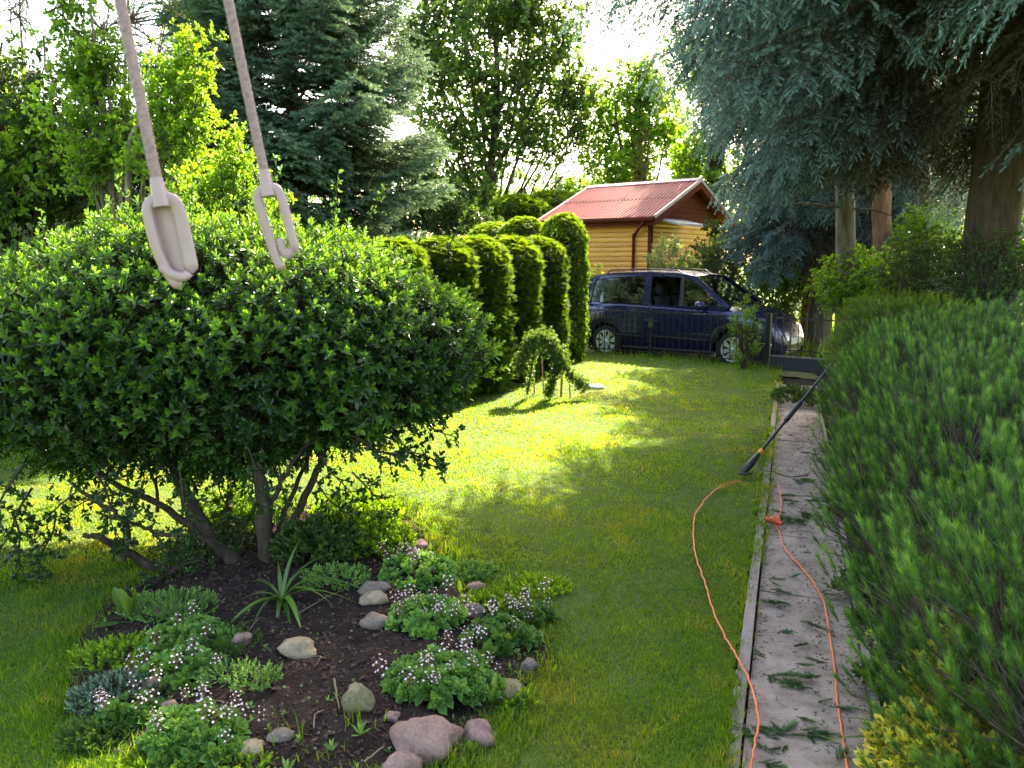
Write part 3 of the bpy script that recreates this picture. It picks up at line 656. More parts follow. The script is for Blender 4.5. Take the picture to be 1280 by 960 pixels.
# ============================================================ thuja columns
fan = []
for i in range(11):
    a = math.radians(-62 + 12.4 * i); L = .075 * (1 - .35 * abs(i - 5) / 5) * rng.uniform(.85, 1.15)
    b = np.array((math.sin(a) * .012, rng.normal(0, .003), .01)); e = b + np.array((math.sin(a) * L, rng.normal(0, .008), math.cos(a) * L)); w = np.array((math.cos(a), 0, -math.sin(a))) * .0065
    fan.append(chunk([b - w * .4, b + w * .4, (b + e) / 2 + w, e, (b + e) / 2 - w], [(0, 1, 2), (0, 2, 4), (4, 2, 3)], 0, rng.uniform(), [.1, .1, .5, 1, .5]))
FAN = join(fan)
def thuja_mesh(name, H, Rr, n, seed, round_top=.2, taper=.12):
    z = rng.uniform(0, 1, n) ** .9; az = rng.uniform(0, 6.283, n); top = rng.uniform(0, 1, n) < .16
    prof = np.where(z > 1 - round_top, np.sqrt(np.maximum(.02, 1 - ((z - 1 + round_top) / round_top) ** 2.6)), 1) * (1 - taper * z) * (.80 + .2 * np.minimum(1, z * 5))
    bump = np.array([1 + .11 * noise.noise(Vector((math.cos(a_) * 2, math.sin(a_) * 2, z_ * H * 1.8 + seed))) + .11 * noise.noise(Vector((math.cos(a_) * 6, math.sin(a_) * 6, z_ * H * 5 + seed))) for a_, z_ in zip(az, z)])
    r = Rr * prof * bump * rng.uniform(.88, 1.06, n) 
    T = np.stack([r * np.cos(az), r * np.sin(az), z * H * (1 + .02 * bump)], 1)
    D = np.stack([np.cos(az) * .9, np.sin(az) * .9, np.full(n, .35) + 1.6 * np.maximum(0, z - 1 + round_top * .8)], 1) + rng.normal(0, .28, (n, 3))
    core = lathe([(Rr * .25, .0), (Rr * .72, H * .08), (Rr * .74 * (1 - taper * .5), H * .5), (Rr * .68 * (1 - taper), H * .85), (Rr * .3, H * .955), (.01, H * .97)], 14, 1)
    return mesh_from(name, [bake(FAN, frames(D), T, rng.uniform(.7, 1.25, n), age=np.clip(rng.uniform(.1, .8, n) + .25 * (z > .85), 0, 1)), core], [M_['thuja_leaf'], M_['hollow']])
TH = [thuja_mesh('thuja_foliage', 2.3, .34, 4200, 1.), thuja_mesh('thuja_foliage', 2.3, .34, 4200, 7.5), thuja_mesh('thuja_foliage', 2.9, .52, 6500, 4., .2, .12)]
def thuja(px, D, H, r, k, label, z0=0, group='clipped thuja columns left of the lawn'):
    b = W(px, 400, D); b = np.array((b[0], b[1], z0)); root = empty('thuja_column', b, label, 'thuja', group)
    h0, r0 = (2.3, .34) if k < 2 else (2.9, .52)
    m = Matrix.Translation(Vector(b)) @ Matrix.Rotation(random.uniform(0, 6.28), 4, 'Z') @ Matrix.Diagonal((r / r0, r / r0, H / h0, 1))
    inst('foliage', TH[k], root, m); part('trunk', tube([b - (0, 0, .05), b + (0, 0, H * .7)], [.05, .02], 6), M_['bark_red'], root)
thuja(673, 12.6, 2.06, .42, 0, 'clipped thuja column nearest the iron fence, first of the low row')
thuja(636, 11.7, 2.05, .44, 1, 'clipped thuja column second from the iron fence in the low row')
thuja(594, 10.8, 2.02, .46, 0, 'clipped thuja column third from the iron fence, partly behind the big bush')
thuja(547, 10.0, 1.98, .46, 1, 'clipped thuja column fourth from the iron fence, hidden mostly by the big bush')
thuja(495, 9.3, 1.95, .38, 0, 'clipped thuja column of the low row directly behind the big bush crown')
thuja(704, 14.2, 2.62, .405, 2, 'tall broad clipped thuja beside the wooden shed wall', -.1)
thuja(655, 16.5, 2.68, .55, 2, 'bright-topped thuja just left of the tall broad one', -.1, 'rounded thujas before the shed')
thuja(617, 17.5, 2.62, .60, 2, 'dark low thuja with ragged top behind the column row', -.1, 'rounded thujas before the shed')
thuja(648, 25, 3.85, 1.05, 2, 'yellowish rounded thuja behind the row, left of its darker twin', -.15, 'rounded thujas before the shed')
thuja(690, 26, 4.05, 1.1, 2, 'dark rounded thuja left of the red roof ridge', -.15, 'rounded thujas before the shed')

# ============================================================ spruces
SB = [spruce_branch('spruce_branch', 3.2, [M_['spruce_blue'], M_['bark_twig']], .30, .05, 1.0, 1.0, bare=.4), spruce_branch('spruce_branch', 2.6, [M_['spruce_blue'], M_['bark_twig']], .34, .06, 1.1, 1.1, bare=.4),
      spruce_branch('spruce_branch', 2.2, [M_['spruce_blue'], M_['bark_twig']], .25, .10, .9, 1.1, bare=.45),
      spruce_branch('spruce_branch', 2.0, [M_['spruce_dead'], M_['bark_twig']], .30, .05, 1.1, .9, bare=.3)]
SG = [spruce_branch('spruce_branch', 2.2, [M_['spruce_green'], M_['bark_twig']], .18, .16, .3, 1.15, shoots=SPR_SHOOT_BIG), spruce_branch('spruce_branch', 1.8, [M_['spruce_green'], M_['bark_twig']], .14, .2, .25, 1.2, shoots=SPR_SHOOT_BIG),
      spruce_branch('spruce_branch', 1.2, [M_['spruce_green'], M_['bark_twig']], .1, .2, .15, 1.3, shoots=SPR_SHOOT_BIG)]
def spruce(name, label, base, H, z0, Rf, n, meshes, lens, pitch, trunk_r, lean=(0, 0), bark='bark_dark', group=None, skip=None, jit=.2, twigs=0):
    base = np.array(base, float); root = empty(name, base, label, 'spruce', group)
    L = np.array((lean[0], lean[1], 1.)); P = np.array([base + (0, 0, -.1)] + [base + L * H * f + (.05 * math.sin(f * 9), .05 * math.cos(f * 7), 0) for f in (.05, .2, .4, .6, .8, 1)])
    P = smoothpath(P, 4); part('trunk', tube(P, trunk_r * (1.15 - np.linspace(0, 1, len(P)) * 1.05), 12), M_[bark], root)
    az = 0
    for i in range(n):
        f = (i + rng.uniform(0, .8)) / n; z = z0 + (H - z0) * (1 - (1 - f) ** 1.25); az += 2.39996 + rng.normal(0, jit)
        R = (Rf(z, az) if Rf.__code__.co_argcount == 2 else Rf(z)) * rng.uniform(.82, 1.12)
        dead = len(lens) > 3 and rng.uniform() < .3
        if dead: R *= .8
        if R < .1: continue
        p = base + L * z
        if skip and skip(p, az, R): continue
        k = min(range(min(3, len(lens))), key=lambda j: abs(lens[j] - R) + rng.uniform(0, .7)); k = 3 if dead else k; s = R / lens[k]
        pt = math.radians(pitch(z) + rng.normal(0, 4))
        M = Matrix.Translation(Vector(p)) @ Matrix.Rotation(az, 4, 'Z') @ Matrix.Rotation(-pt, 4, 'Y') @ Matrix.Rotation(rng.normal(0, .12), 4, 'X') @ Matrix.Scale(s, 4)
        inst('branch', meshes[k], root, M)
    return root
# the two big blue spruces at the right and the greener one at the left
TA = W(1226, 400, 8.4); TA[2] = 0; TB = W(1024, 400, 16.6); TB[2] = -.1; TC = W(378, 400, 12.4); TC[2] = 0
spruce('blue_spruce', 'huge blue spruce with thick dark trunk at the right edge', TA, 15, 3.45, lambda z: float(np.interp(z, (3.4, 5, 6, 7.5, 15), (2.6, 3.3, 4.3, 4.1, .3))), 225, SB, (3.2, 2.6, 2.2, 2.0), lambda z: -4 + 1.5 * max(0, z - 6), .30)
spruce('blue_spruce', 'tall blue spruce with drooping branches over the car bonnet, on a slim leaning trunk', TB, 18, 2.5, lambda z, az: min(float(np.interp(z, (2.5, 4.5, 6.5, 9.3, 13.5, 18), (3.2, 3.5, 3.2, 1.3, 1.2, .2))), 9 if math.cos(az) > -.2 or z > 5.6 else 2.1 + .2 * max(0, z - 3)), 275, SB, (3.2, 2.6, 2.2, 2.0), lambda z: -14 + 2 * max(0, z - 5), .24, (.03, 0), 'bark_grey')  # unseen upper crown: height and taper shaped to set the lawn's shadow edge
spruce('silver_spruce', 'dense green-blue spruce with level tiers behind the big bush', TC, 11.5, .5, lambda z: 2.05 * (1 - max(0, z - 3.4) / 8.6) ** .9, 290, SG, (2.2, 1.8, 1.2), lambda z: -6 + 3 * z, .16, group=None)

# ============================================================ broadleaf trees
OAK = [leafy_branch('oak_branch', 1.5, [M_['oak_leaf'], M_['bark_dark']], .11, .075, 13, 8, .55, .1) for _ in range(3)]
FRESH_LIT = [leafy_branch('leafy_branch', 1.0, [M_['fresh_lit_leaf'], M_['bark_twig']], .085, .055, 11, 6, .45, .2) for _ in range(3)]
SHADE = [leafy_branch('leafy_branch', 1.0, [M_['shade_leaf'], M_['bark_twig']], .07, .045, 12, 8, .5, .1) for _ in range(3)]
FAR = [leafy_branch('leafy_branch', 1.6, [M_['fresh_lit_leaf'], M_['bark_twig']], .13, .10, 14, 8, .5, .1) for _ in range(3)]
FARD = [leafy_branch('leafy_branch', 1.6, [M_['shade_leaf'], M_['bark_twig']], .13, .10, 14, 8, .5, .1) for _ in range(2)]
SMALL = [leafy_branch('leafy_branch', .5, [M_['fresh_lit_leaf'], M_['bark_twig']], .045, .028, 10, 7, .5, .3) for _ in range(3)]
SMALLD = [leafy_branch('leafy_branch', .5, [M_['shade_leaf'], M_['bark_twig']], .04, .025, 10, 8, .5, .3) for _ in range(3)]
PALE = [leafy_branch('leafy_branch', .5, [M_['pale_leaf'], M_['bark_twig']], .055, .022, 10, 8, .5, .4) for _ in range(2)]
BARE = [leafy_branch('bare_branch', 1.2, [M_['shade_leaf'], M_['bark_twig']], .03, .02, 12, 3, .55, .5) for _ in range(2)]
def leafy_tree(name, label, basepx, D, blobs, nb, meshes, blen, tr, bark='bark_dark', cat='tree', group=None, z0=-.1, dd=.6, limbs=True, scale=1., pname='leafy_branch', fork=.35, trunk=None):
    b = W(basepx, 400, D); b = np.array((b[0], b[1], z0)); root = empty(name, b, label, cat, group)
    C = []; tot = sum(q[2] ** 2 for q in blobs)
    for q in blobs:
        px, py, r = q[:3]; dz = q[3] if len(q) > 3 else rng.uniform(-dd, dd)
        c = W(px, py, D + dz * r * D / F); C.append((c, r * D / F, r ** 2 / tot))
    top = max(c[2] for c, _, _ in C); cx = sum(c[0] * w for c, _, w in C)
    tp = [b, b + (0, 0, (top - z0) * .25), np.array((b[0] * .6 + cx * .4, b[1], z0 + (top - z0) * .55)), np.array((cx, D, top))] if trunk is None else [np.array(W(*t)) for t in trunk]
    if trunk is not None: tp[0][2] = z0
    P = smoothpath(tp, 6, .01); part('trunk', tube(P, np.linspace(tr, tr * .2, len(P)), 9), M_[bark], root)
    if limbs:
        for c, r, w in C:
            zs = z0 + (c[2] - z0) * rng.uniform(fork, fork + .25); k = int(np.argmin(np.abs(P[:, 2] - zs))); s = P[k]
            Q = smoothpath([s, s * .55 + c * .45 + (0, 0, -.12 * np.linalg.norm(c - s)), c], 5, .015); part('limb', tube(Q, np.linspace(tr * .42, tr * .1, len(Q)), 6), M_[bark], root)
    i = 0
    for c, r, w in C:
        for _ in range(max(2, round(nb * w))):
            d = rng.normal(0, 1, 3); d /= np.linalg.norm(d); p = c + d * r * rng.uniform(.25, .95)
            dr = d + np.array((0, 0, .35)); dr /= np.linalg.norm(dr); s = scale * rng.uniform(.75, 1.2)
            inst(pname, meshes[i % len(meshes)], root, dirM(dr, s, None, p - dr * blen * .55 * s)); i += 1
    return root
leafy_tree('oak_tree', 'tall open-crowned oak with forked dark trunk in the middle distance', 612, 30,
    [(520, 40, 24), (512, 92, 20), (702, 45, 26), (716, 112, 24), (535, 15, 20), (548, 60, 34), (575, 20, 32), (620, 35, 34), (668, 20, 38), (600, 85, 32), (650, 90, 34), (552, 110, 30), (525, 75, 22), (600, 130, 30), (660, 140, 32), (700, 120, 30), (720, 165, 28), (690, 185, 28), (738, 180, 18), (625, 190, 30), (655, 175, 25),
     (575, 180, 30), (545, 170, 25), (560, 225, 34), (600, 240, 32), (540, 260, 28), (590, 280, 25), (640, 10, 30), (600, -30, 40), (670, -20, 36), (690, 70, 24), (585, 60, 22), (565, 255, 25), (530, 140, 18)], 262, OAK, 1.5, .2, z0=-.17, scale=1.25, pname='leafy_branch',
    trunk=[(612, 320, 30), (612, 240, 30), (618, 170, 30), (622, 100, 30), (618, 20, 30), (620, -60, 30)])
leafy_tree('young_tree', 'sunlit sapling with large bright leaves rising highest at the left', 158, 8.6,
    [(100, 45, 26), (95, 85, 28), (130, 70, 22), (80, 20, 16), (120, 120, 34), (150, 150, 34), (100, 160, 34), (145, 55, 16), (160, 190, 34), (110, 205, 34), (128, 95, 24), (95, 5, 12)], 75, FRESH_LIT, 1.0, .05, 'bark_grey', scale=.55, z0=0)
leafy_tree('young_tree', 'sunlit sapling with yellow-green leaves just left of the silver spruce', 205, 8.0,
    [(240, 60, 20), (255, 80, 14), (225, 95, 26), (215, 130, 30), (245, 135, 22), (235, 170, 26), (190, 110, 20), (205, 165, 30), (180, 190, 30), (235, 200, 26), (190, 90, 14)], 65, FRESH_LIT, 1.0, .04, 'bark_grey', scale=.5, z0=0,
    trunk=[(155, 330, 8), (160, 240, 8), (165, 170, 8), (195, 130, 8), (230, 70, 8)])
leafy_tree('broadleaf_tree', 'dark leafy tree massed at the left edge with sky gaps', 20, 10.5,
    [(0, 95, 26), (45, 140, 30), (-30, 140, 50), (60, 165, 38), (20, 190, 48), (80, 215, 40), (-20, 240, 60), (50, 250, 50), (105, 250, 36), (-60, 90, 50), (50, 90, 14), (0, 290, 40)], 150, [SHADE[0], FRESH_LIT[0], SHADE[1]], 1.0, .12, z0=0, scale=.9)
leafy_tree('broadleaf_tree', 'dark leafy tree low behind the saplings, its trunk thin and pale', 150, 11.5,
    [(130, 190, 30), (170, 215, 36), (215, 235, 34), (120, 250, 34), (160, 265, 34), (250, 215, 22), (70, 280, 34), (90, 230, 26), (200, 270, 30)], 90, SHADE, 1.0, .08, 'bark_grey', z0=0, scale=.8)
leafy_tree('bare_tree', 'thinly leafed tree with fine dark twigs against the white sky', 150, 15,
    [(130, 30, 34), (165, 15, 34), (110, 60, 24), (190, 50, 26), (205, 20, 24), (140, 80, 20), (215, -10, 24), (180, 80, 18)], 42, BARE, 1.2, .09, z0=0, scale=1.0, pname='bare_branch')
leafy_tree('bare_tree', 'sparse spindly tree top at the upper left corner', 48, 14,
    [(25, 15, 22), (10, 5, 16), (38, 30, 14), (30, -20, 20)], 14, BARE, 1.2, .05, z0=0, scale=.8, pname='bare_branch')
leafy_tree('young_tree', 'low leafy sapling with lit tips standing right behind the bush crown', 300, 7.2,
    [(290, 205, 24), (275, 230, 26), (310, 235, 22), (250, 245, 24), (300, 185, 10), (325, 255, 18), (220, 255, 24), (345, 262, 10)], 46, FRESH_LIT, 1.0, .03, scale=.38, z0=0)
# between oak and shed, beyond the shed
leafy_tree('broadleaf_tree', 'bright airy tree right of the sky gap, behind the shed roof', 800, 29,
    [(800, 90, 22), (785, 120, 24), (815, 115, 28), (770, 150, 24), (800, 160, 28), (780, 190, 30), (835, 160, 24), (770, 220, 28), (800, 215, 26), (850, 200, 24), (765, 120, 10), (745, 215, 14)], 120, FAR, 1.6, .2, z0=-.17, scale=.8)
leafy_tree('broadleaf_tree', 'yellow-green tree behind the red roof end, under the spruce branches', 880, 24,
    [(860, 200, 28), (890, 180, 30), (860, 240, 26), (900, 225, 34), (880, 265, 26), (940, 230, 34), (930, 280, 30), (965, 260, 26), (900, 140, 34), (880, 100, 34), (920, 80, 40), (960, 130, 44), (870, 60, 20)], 150, FAR, 1.6, .2, z0=-.17, scale=.75)
leafy_tree('broadleaf_tree', 'sunlit tree seen between the spruce trunks', 1080, 24,
    [(1000, 250, 40), (1050, 230, 40), (1100, 210, 44), (1000, 180, 44), (1060, 160, 44), (1120, 260, 36), (1150, 180, 44), (1020, 100, 50), (1100, 110, 50), (1170, 250, 30)], 140, FAR, 1.6, .2, z0=-.17, scale=.8)
leafy_tree('broadleaf_tree', 'glowing yellow-green tree at the right edge behind the thick trunk', 1300, 20,
    [(1270, 200, 30), (1285, 260, 40), (1275, 310, 30), (1300, 150, 50), (1230, 230, 40), (1330, 240, 50), (1230, 150, 50), (1290, 90, 50), (1340, 320, 40), (1240, 300, 30)], 130, FAR, 1.6, .18, z0=-.17, scale=.7)
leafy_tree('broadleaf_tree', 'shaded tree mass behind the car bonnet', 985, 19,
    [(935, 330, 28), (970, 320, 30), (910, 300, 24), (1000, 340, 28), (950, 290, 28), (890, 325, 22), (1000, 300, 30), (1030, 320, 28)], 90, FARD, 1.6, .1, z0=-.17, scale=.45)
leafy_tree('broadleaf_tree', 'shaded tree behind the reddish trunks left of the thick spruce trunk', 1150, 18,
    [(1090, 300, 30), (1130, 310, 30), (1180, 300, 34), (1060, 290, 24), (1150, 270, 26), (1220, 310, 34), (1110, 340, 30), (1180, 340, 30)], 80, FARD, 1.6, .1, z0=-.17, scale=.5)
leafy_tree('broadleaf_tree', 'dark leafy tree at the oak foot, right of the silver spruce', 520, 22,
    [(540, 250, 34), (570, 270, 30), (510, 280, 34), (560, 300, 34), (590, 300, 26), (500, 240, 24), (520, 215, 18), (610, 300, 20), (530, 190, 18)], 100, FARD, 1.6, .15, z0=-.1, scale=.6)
leafy_tree('far_tree', 'pale round bushy tree on the skyline left of the red roof', 715, 40,
    [(712, 240, 18), (735, 235, 16), (640, 255, 18), (670, 245, 16), (620, 265, 18), (750, 235, 14), (690, 255, 16)], 70, FAR, 1.6, .15, z0=-.17, scale=.75, limbs=False)
leafy_tree('far_tree', 'distant low trees behind the silver spruce and saplings', 330, 28,
    [(250, 280, 40), (300, 260, 40), (350, 280, 40), (200, 280, 40), (150, 290, 40), (420, 280, 40), (470, 270, 36), (50, 280, 50), (100, 260, 40), (-40, 270, 50)], 150, FAR, 1.6, .2, z0=-.1, scale=.9)
leafy_tree('broadleaf_tree', 'tall leafy tree peeping beside the silver spruce top', 250, 17, [(245, 60, 26), (255, 20, 26), (265, 100, 26), (245, -20, 30), (270, 150, 30)], 50, FAR, 1.6, .12, z0=0, scale=.6)
# small conifers behind the shed
BR = [spruce_branch('spruce_branch', 1.6, [M_['spruce_brown'], M_['bark_twig']], .15, .2, .1, .8)]
b = W(800, 400, 27); b[2] = -.17
spruce('brown_spruce', 'small brownish conifer rising behind the red roof', b, 6.3, 1.0, lambda z: 1.5 * (1 - z / 6.5) + .15, 120, BR, (1.6,), lambda z: 8, .1)
b = W(692, 400, 34); b[2] = -.17
spruce('small_spruce', 'small distant blue spruce against the sky gap left of the roof', b, 6.6, 1.0, lambda z: 1.25 * (1 - z / 6.8) + .12, 80, SG[2:], (1.2,), lambda z: 10, .08)

# trunks standing bare among the shade at the right
def bare_trunk(px, pyt, pyb, D, r, lean, bark, label):
    t = W(px + lean, pyt, D); b = W(px, pyb, D); b[2] = -.12
    P = smoothpath([b, b * .5 + t * .5 + (.03, 0, 0), t, t + (t - b) * .9], 4, .01)
    root = empty('tree_trunk', b, label, 'tree', 'trunks in the shade at the right')
    part('trunk', tube(P, np.linspace(r * 1.15, r * .7, len(P)), 10), M_[bark], root)
    for i in range(8):
        z = rng.uniform(.45, 1); k = int(z * (len(P) - 1)); a = rng.uniform(0, 6.28); e = P[k] + np.array((math.cos(a), math.sin(a), rng.uniform(-.5, .1))) * rng.uniform(.5, 1.4)
        part('dead_branch', tube([P[k], (P[k] + e) / 2 + (0, 0, .05), e], [.02, .012, .004], 4), M_['bark_twig'], root)
bare_trunk(1062, 170, 385, 11.5, .14, -8, 'bark_grey', 'greyish trunk second from the left of those in the shade, with reddish bark')
bare_trunk(1100, 190, 385, 14, .17, 4, 'bark_red', 'warm reddish trunk glimpsed just left of the thick dark trunk')
bare_trunk(1008, 280, 395, 17.6, .12, 3, 'bark_red', 'thin upright trunk beside the slim leaning spruce trunk')
bare_trunk(1157, 200, 385, 13, .12, -2, 'bark_grey', 'thin trunk rising out of the lit ivy bush at the right')

# ============================================================ shrubs
def shrub(name, label, px, pyt, D, wpx, hpx, nb, meshes, scale, z0=0, blen=.5, cat='shrub', depth=1., mind=.12, up=.7, stemmat='bark_dark', group=None):
    c = W(px, pyt + hpx / 2, D); R = (wpx / 2 * D / F, wpx / 2 * D / F * depth, hpx / 2 * D / F)
    root = mound(name, label, cat, tuple(c), R, nb, meshes, 'leafy_branch', blen * .75, scale=scale, floor=z0 + .05, up=up, mind=mind, stemmat=stemmat, ex=2.2, group=group)
    return root
shrub('apple_shrub', 'small pale-leaved tree in front of the shed corner above the car roof', 838, 298, 17.2, 60, 110, 85, PALE, .8, mind=.16)
shrub('shrub', 'bright green shrub between the tall thuja and the car tail', 743, 338, 16.6, 34, 100, 60, SMALL, .8, mind=.15)
shrub('shrub', 'yellow-lit leafy shrub behind the clipped hedge at the right', 1075, 322, 11.5, 95, 70, 110, SMALL, .85, mind=.14)
shrub('shrub', 'tall sunlit ivy bush around the thin trunk at the right', 1160, 262, 12.5, 80, 120, 120, SMALL, .85, mind=.16)
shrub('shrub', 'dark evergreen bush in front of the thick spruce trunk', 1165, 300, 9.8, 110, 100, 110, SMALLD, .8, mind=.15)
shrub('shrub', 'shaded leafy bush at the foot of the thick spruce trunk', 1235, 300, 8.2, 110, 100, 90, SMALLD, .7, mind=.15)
shrub('shrub', 'lit green shrub behind the car bonnet by the slim trunks', 965, 318, 16.6, 70, 90, 90, SMALL, .9, mind=.18)
shrub('shrub', 'mixed green shrub behind the windscreen of the car', 895, 305, 17.6, 80, 90, 90, SMALLD, 1.0, mind=.18)
shrub('shrub', 'sunny yellow-green shrub seen through the open car window', 850, 335, 17.0, 60, 80, 60, SMALL, .9, mind=.18)
shrub('sapling', 'slender leafy sapling growing at the fence before the car front wheel', 932, 372, 12.9, 34, 92, 62, SMALL, .34, mind=.06, cat='sapling')
shrub('shrub', 'lit weedy bush at the fence end beside the last thuja column', 699, 385, 13.6, 26, 60, 34, SMALL, .5, mind=.09)
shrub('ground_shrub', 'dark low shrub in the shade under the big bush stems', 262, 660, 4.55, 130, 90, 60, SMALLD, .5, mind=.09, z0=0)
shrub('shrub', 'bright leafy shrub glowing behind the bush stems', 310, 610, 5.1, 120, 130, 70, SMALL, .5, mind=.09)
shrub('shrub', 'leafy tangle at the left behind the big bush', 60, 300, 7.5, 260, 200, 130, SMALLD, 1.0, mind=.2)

# ============================================================ the wooden shed
def shed():
    RL, RR = W(735, 240, 22.6), W(876, 229, 20.5); zr = 3.80
    e = (RR - RL)[:2]; LEN = float(np.linalg.norm(e)) ; e = e / LEN; nb = np.array((-e[1], e[0]))     # nb points away from the camera
    O = RL[:2].copy(); half = 2.35; ze = 2.80; z0 = -.17
    def P(u, v, z): q = O + e * u + nb * v; return (q[0], q[1], z)        # u along the ridge, v across (minus = camera side)
    root = empty('wooden_shed', P(0, 0, z0), 'orange-brown plank shed with dark red ribbed metal roof', 'shed')
    ang = math.atan2(e[1], e[0]); iu = .28; iv = .30          # roof overhangs
    U0, U1, V0, V1 = iu, LEN - iu, -half + iv, half - iv
    # planks: front (camera-side eave wall) and the right gable
    ph = .118; nrow = int((ze - .12 - z0) / ph)
    def plank(a, b, nrm, z, h, name='plank'):
        a = np.array(a, float); b = np.array(b, float); n = np.array(nrm, float); dpt = .022
        prof = [(0, 0), (.5, .006), (1.6, .022), (1.9, .016), (1.9, -.02), (0, -.02)]
        prof = [(.000, -.02), (.000, .004), (.012, .018), (h * .5, .026), (h - .016, .018), (h - .006, .004), (h - .006, -.02)]
        V = [(*(q[:2] + n * d), z + zz) for q in (a, b) for zz, d in prof]; k = len(prof)
        ch = [chunk(V, [(i, i + k, (i + 1) % k + k, (i + 1) % k) for i in range(k)], 0, rng.uniform()), chunk(V[:k], [tuple(range(k))], 0, .5), chunk(V[k:], [tuple(range(k - 1, -1, -1))], 0, .5)]
        part(name, ch, M_['plank'], root)
    A = np.array(P(U0, V0, 0))[:2]; B = np.array(P(U1, V0, 0))[:2]; Cc = np.array(P(U1, V1, 0))[:2]
    for i in range(nrow):
        z = z0 + .05 + i * ph; plank(A, B - e * .03, -nb, z, ph); plank(B + nb * .03, Cc, e, z, ph)
    part('wall_core', [box(((P((U0 + U1) / 2, 0, 0))[0], P((U0 + U1) / 2, 0, 0)[1], (z0 + ze) / 2 - .03), (U1 - U0 - .05, V1 - V0 - .05, ze - z0 - .06), ang)], M_['plank'], root)
    # gable triangle boards, dark red-brown
    for i in range(8):
        f0, f1 = i / 8, (i + 1) / 8; w0 = (half - iv) * (1 - f0); w1 = (half - iv) * (1 - f1); za, zb = ze - .05 + (zr - ze) * f0, ze - .05 + (zr - ze) * f1 - .008
        for uu in (U1, U0):
            part('gable_board', prism([(-w0, za), (w0, za), (w1, zb), (-w1, zb)], -.01, .02, lambda a, b, d, uu=uu: P(uu + d, a, b)), M_['trim_brown'], root)
    # roof sheets with trapezoid ribs, two lengths per slope
    for sgn in (-1, 1):
        for seg in ((0, .5, .012), (.49, 1.0, 0)):
            V = []; us = []
            pitch = .105; k = int(LEN / pitch)
            for i in range(k + 1):
                for du, dh in ((0, 0), (.052, 0), (.064, .028), (.092, .028)):
                    u = i * pitch + du
                    if u <= LEN: us.append((u, dh))
            for f in (seg[0], seg[1]):
                for u, dh in us: V.append(P(u, sgn * half * f, zr + (ze - zr) * f + dh * .95 + (.018 if seg[0] == 0 else 0)))
            n = len(us); sheet = [chunk(V, [(i, i + 1, n + i + 1, n + i) for i in range(n - 1)], 0)]
            V2 = [(x, y, z - .03) for x, y, z in V]; sheet.append(chunk(V2, [(i, n + i, n + i + 1, i + 1) for i in range(n - 1)], 0))
            E = [(V[n + i], V[n + i + 1], V2[n + i + 1], V2[n + i]) for i in range(n - 1)]
            sheet.append(chunk(np.array(E).reshape(-1, 3), np.arange(4 * len(E)).reshape(-1, 4), 0))
            part('roof_sheet', sheet, M_['roof_sheet'], root)
        for uu, wv in ((LEN + .01, .10), (-.01, .10)):         # pale verge flashing
            part('verge_trim', prism([(0, zr + .045), (sgn * half, ze + .045), (sgn * half, ze - .03), (0, zr - .03)], -.055, .015, lambda a, b, d, uu=uu: P(uu + (d if uu > 1 else -d), a, b)), M_['verge_metal'] , root)
            part('barge_board', prism([(0, zr - .035), (sgn * (half - .01), ze - .035), (sgn * (half - .01), ze - .19), (0, zr - .19)], -.04, .0, lambda a, b, d, uu=uu: P(uu + (d if uu > 1 else -d), a, b)), M_['trim_brown'], root)
    part('ridge_cap', prism([(-.14, zr - .0), (0, zr + .075), (.14, zr - .0), (0, zr + .05)], 0, LEN, lambda a, b, d: P(d, a, b)), M_['verge_metal'], root)
    part('fascia', [box((*P(LEN / 2, -half + .05, 0)[:2], ze - .12), (LEN - .06, .03, .15), ang)], M_['trim_brown'], root)
    g = part('gutter', tube([P(.02, -half - .05, ze - .03), P(LEN - .02, -half - .05, ze - .045)], .06, 8), M_['trim_brown'], root)
    x = U1 - .35
    part('downpipe', tube(smoothpath([P(LEN - .3, -half - .05, ze - .08), P(LEN - .32, -half - .04, ze - .16), P(U1 - .40, V0 - .07, ze - .42), P(U1 - .42, V0 - .06, ze - .6), P(U1 - .42, V0 - .06, z0)], 4), .035, 8), M_['trim_brown'], root)
    part('corner_trim', [box((*P(U1 + .005, V0 - .005, 0)[:2], (z0 + ze) / 2 - .06), (.09, .09, ze - z0 - .12), ang)], M_['trim_brown'], root)
    # small pale lean-to porch roof and a door in the right gable
    part('porch_roof', prism([(V0 + .1, ze + .02), (V0 + 1.7, ze + .02), (V0 + 1.7, ze - .03), (V0 + .1, ze - .03)], 0.03, .75, lambda a, b, d: P(U1 + d, a, b - .22 * d)), M_['porch_sheet'], root)
    dr = part('door', [box((*P(U1 + .035, V0 + 1.9, 0)[:2], z0 + 1.02), (.05, .85, 1.95), ang)], M_['trim_brown'], root)
    h = part('handle', tube([P(U1 + .07, V0 + 1.58, .9), P(U1 + .11, V0 + 1.58, .9), P(U1 + .11, V0 + 1.70, .9)], .01, 6), M_['chrome'], dr)
shed()

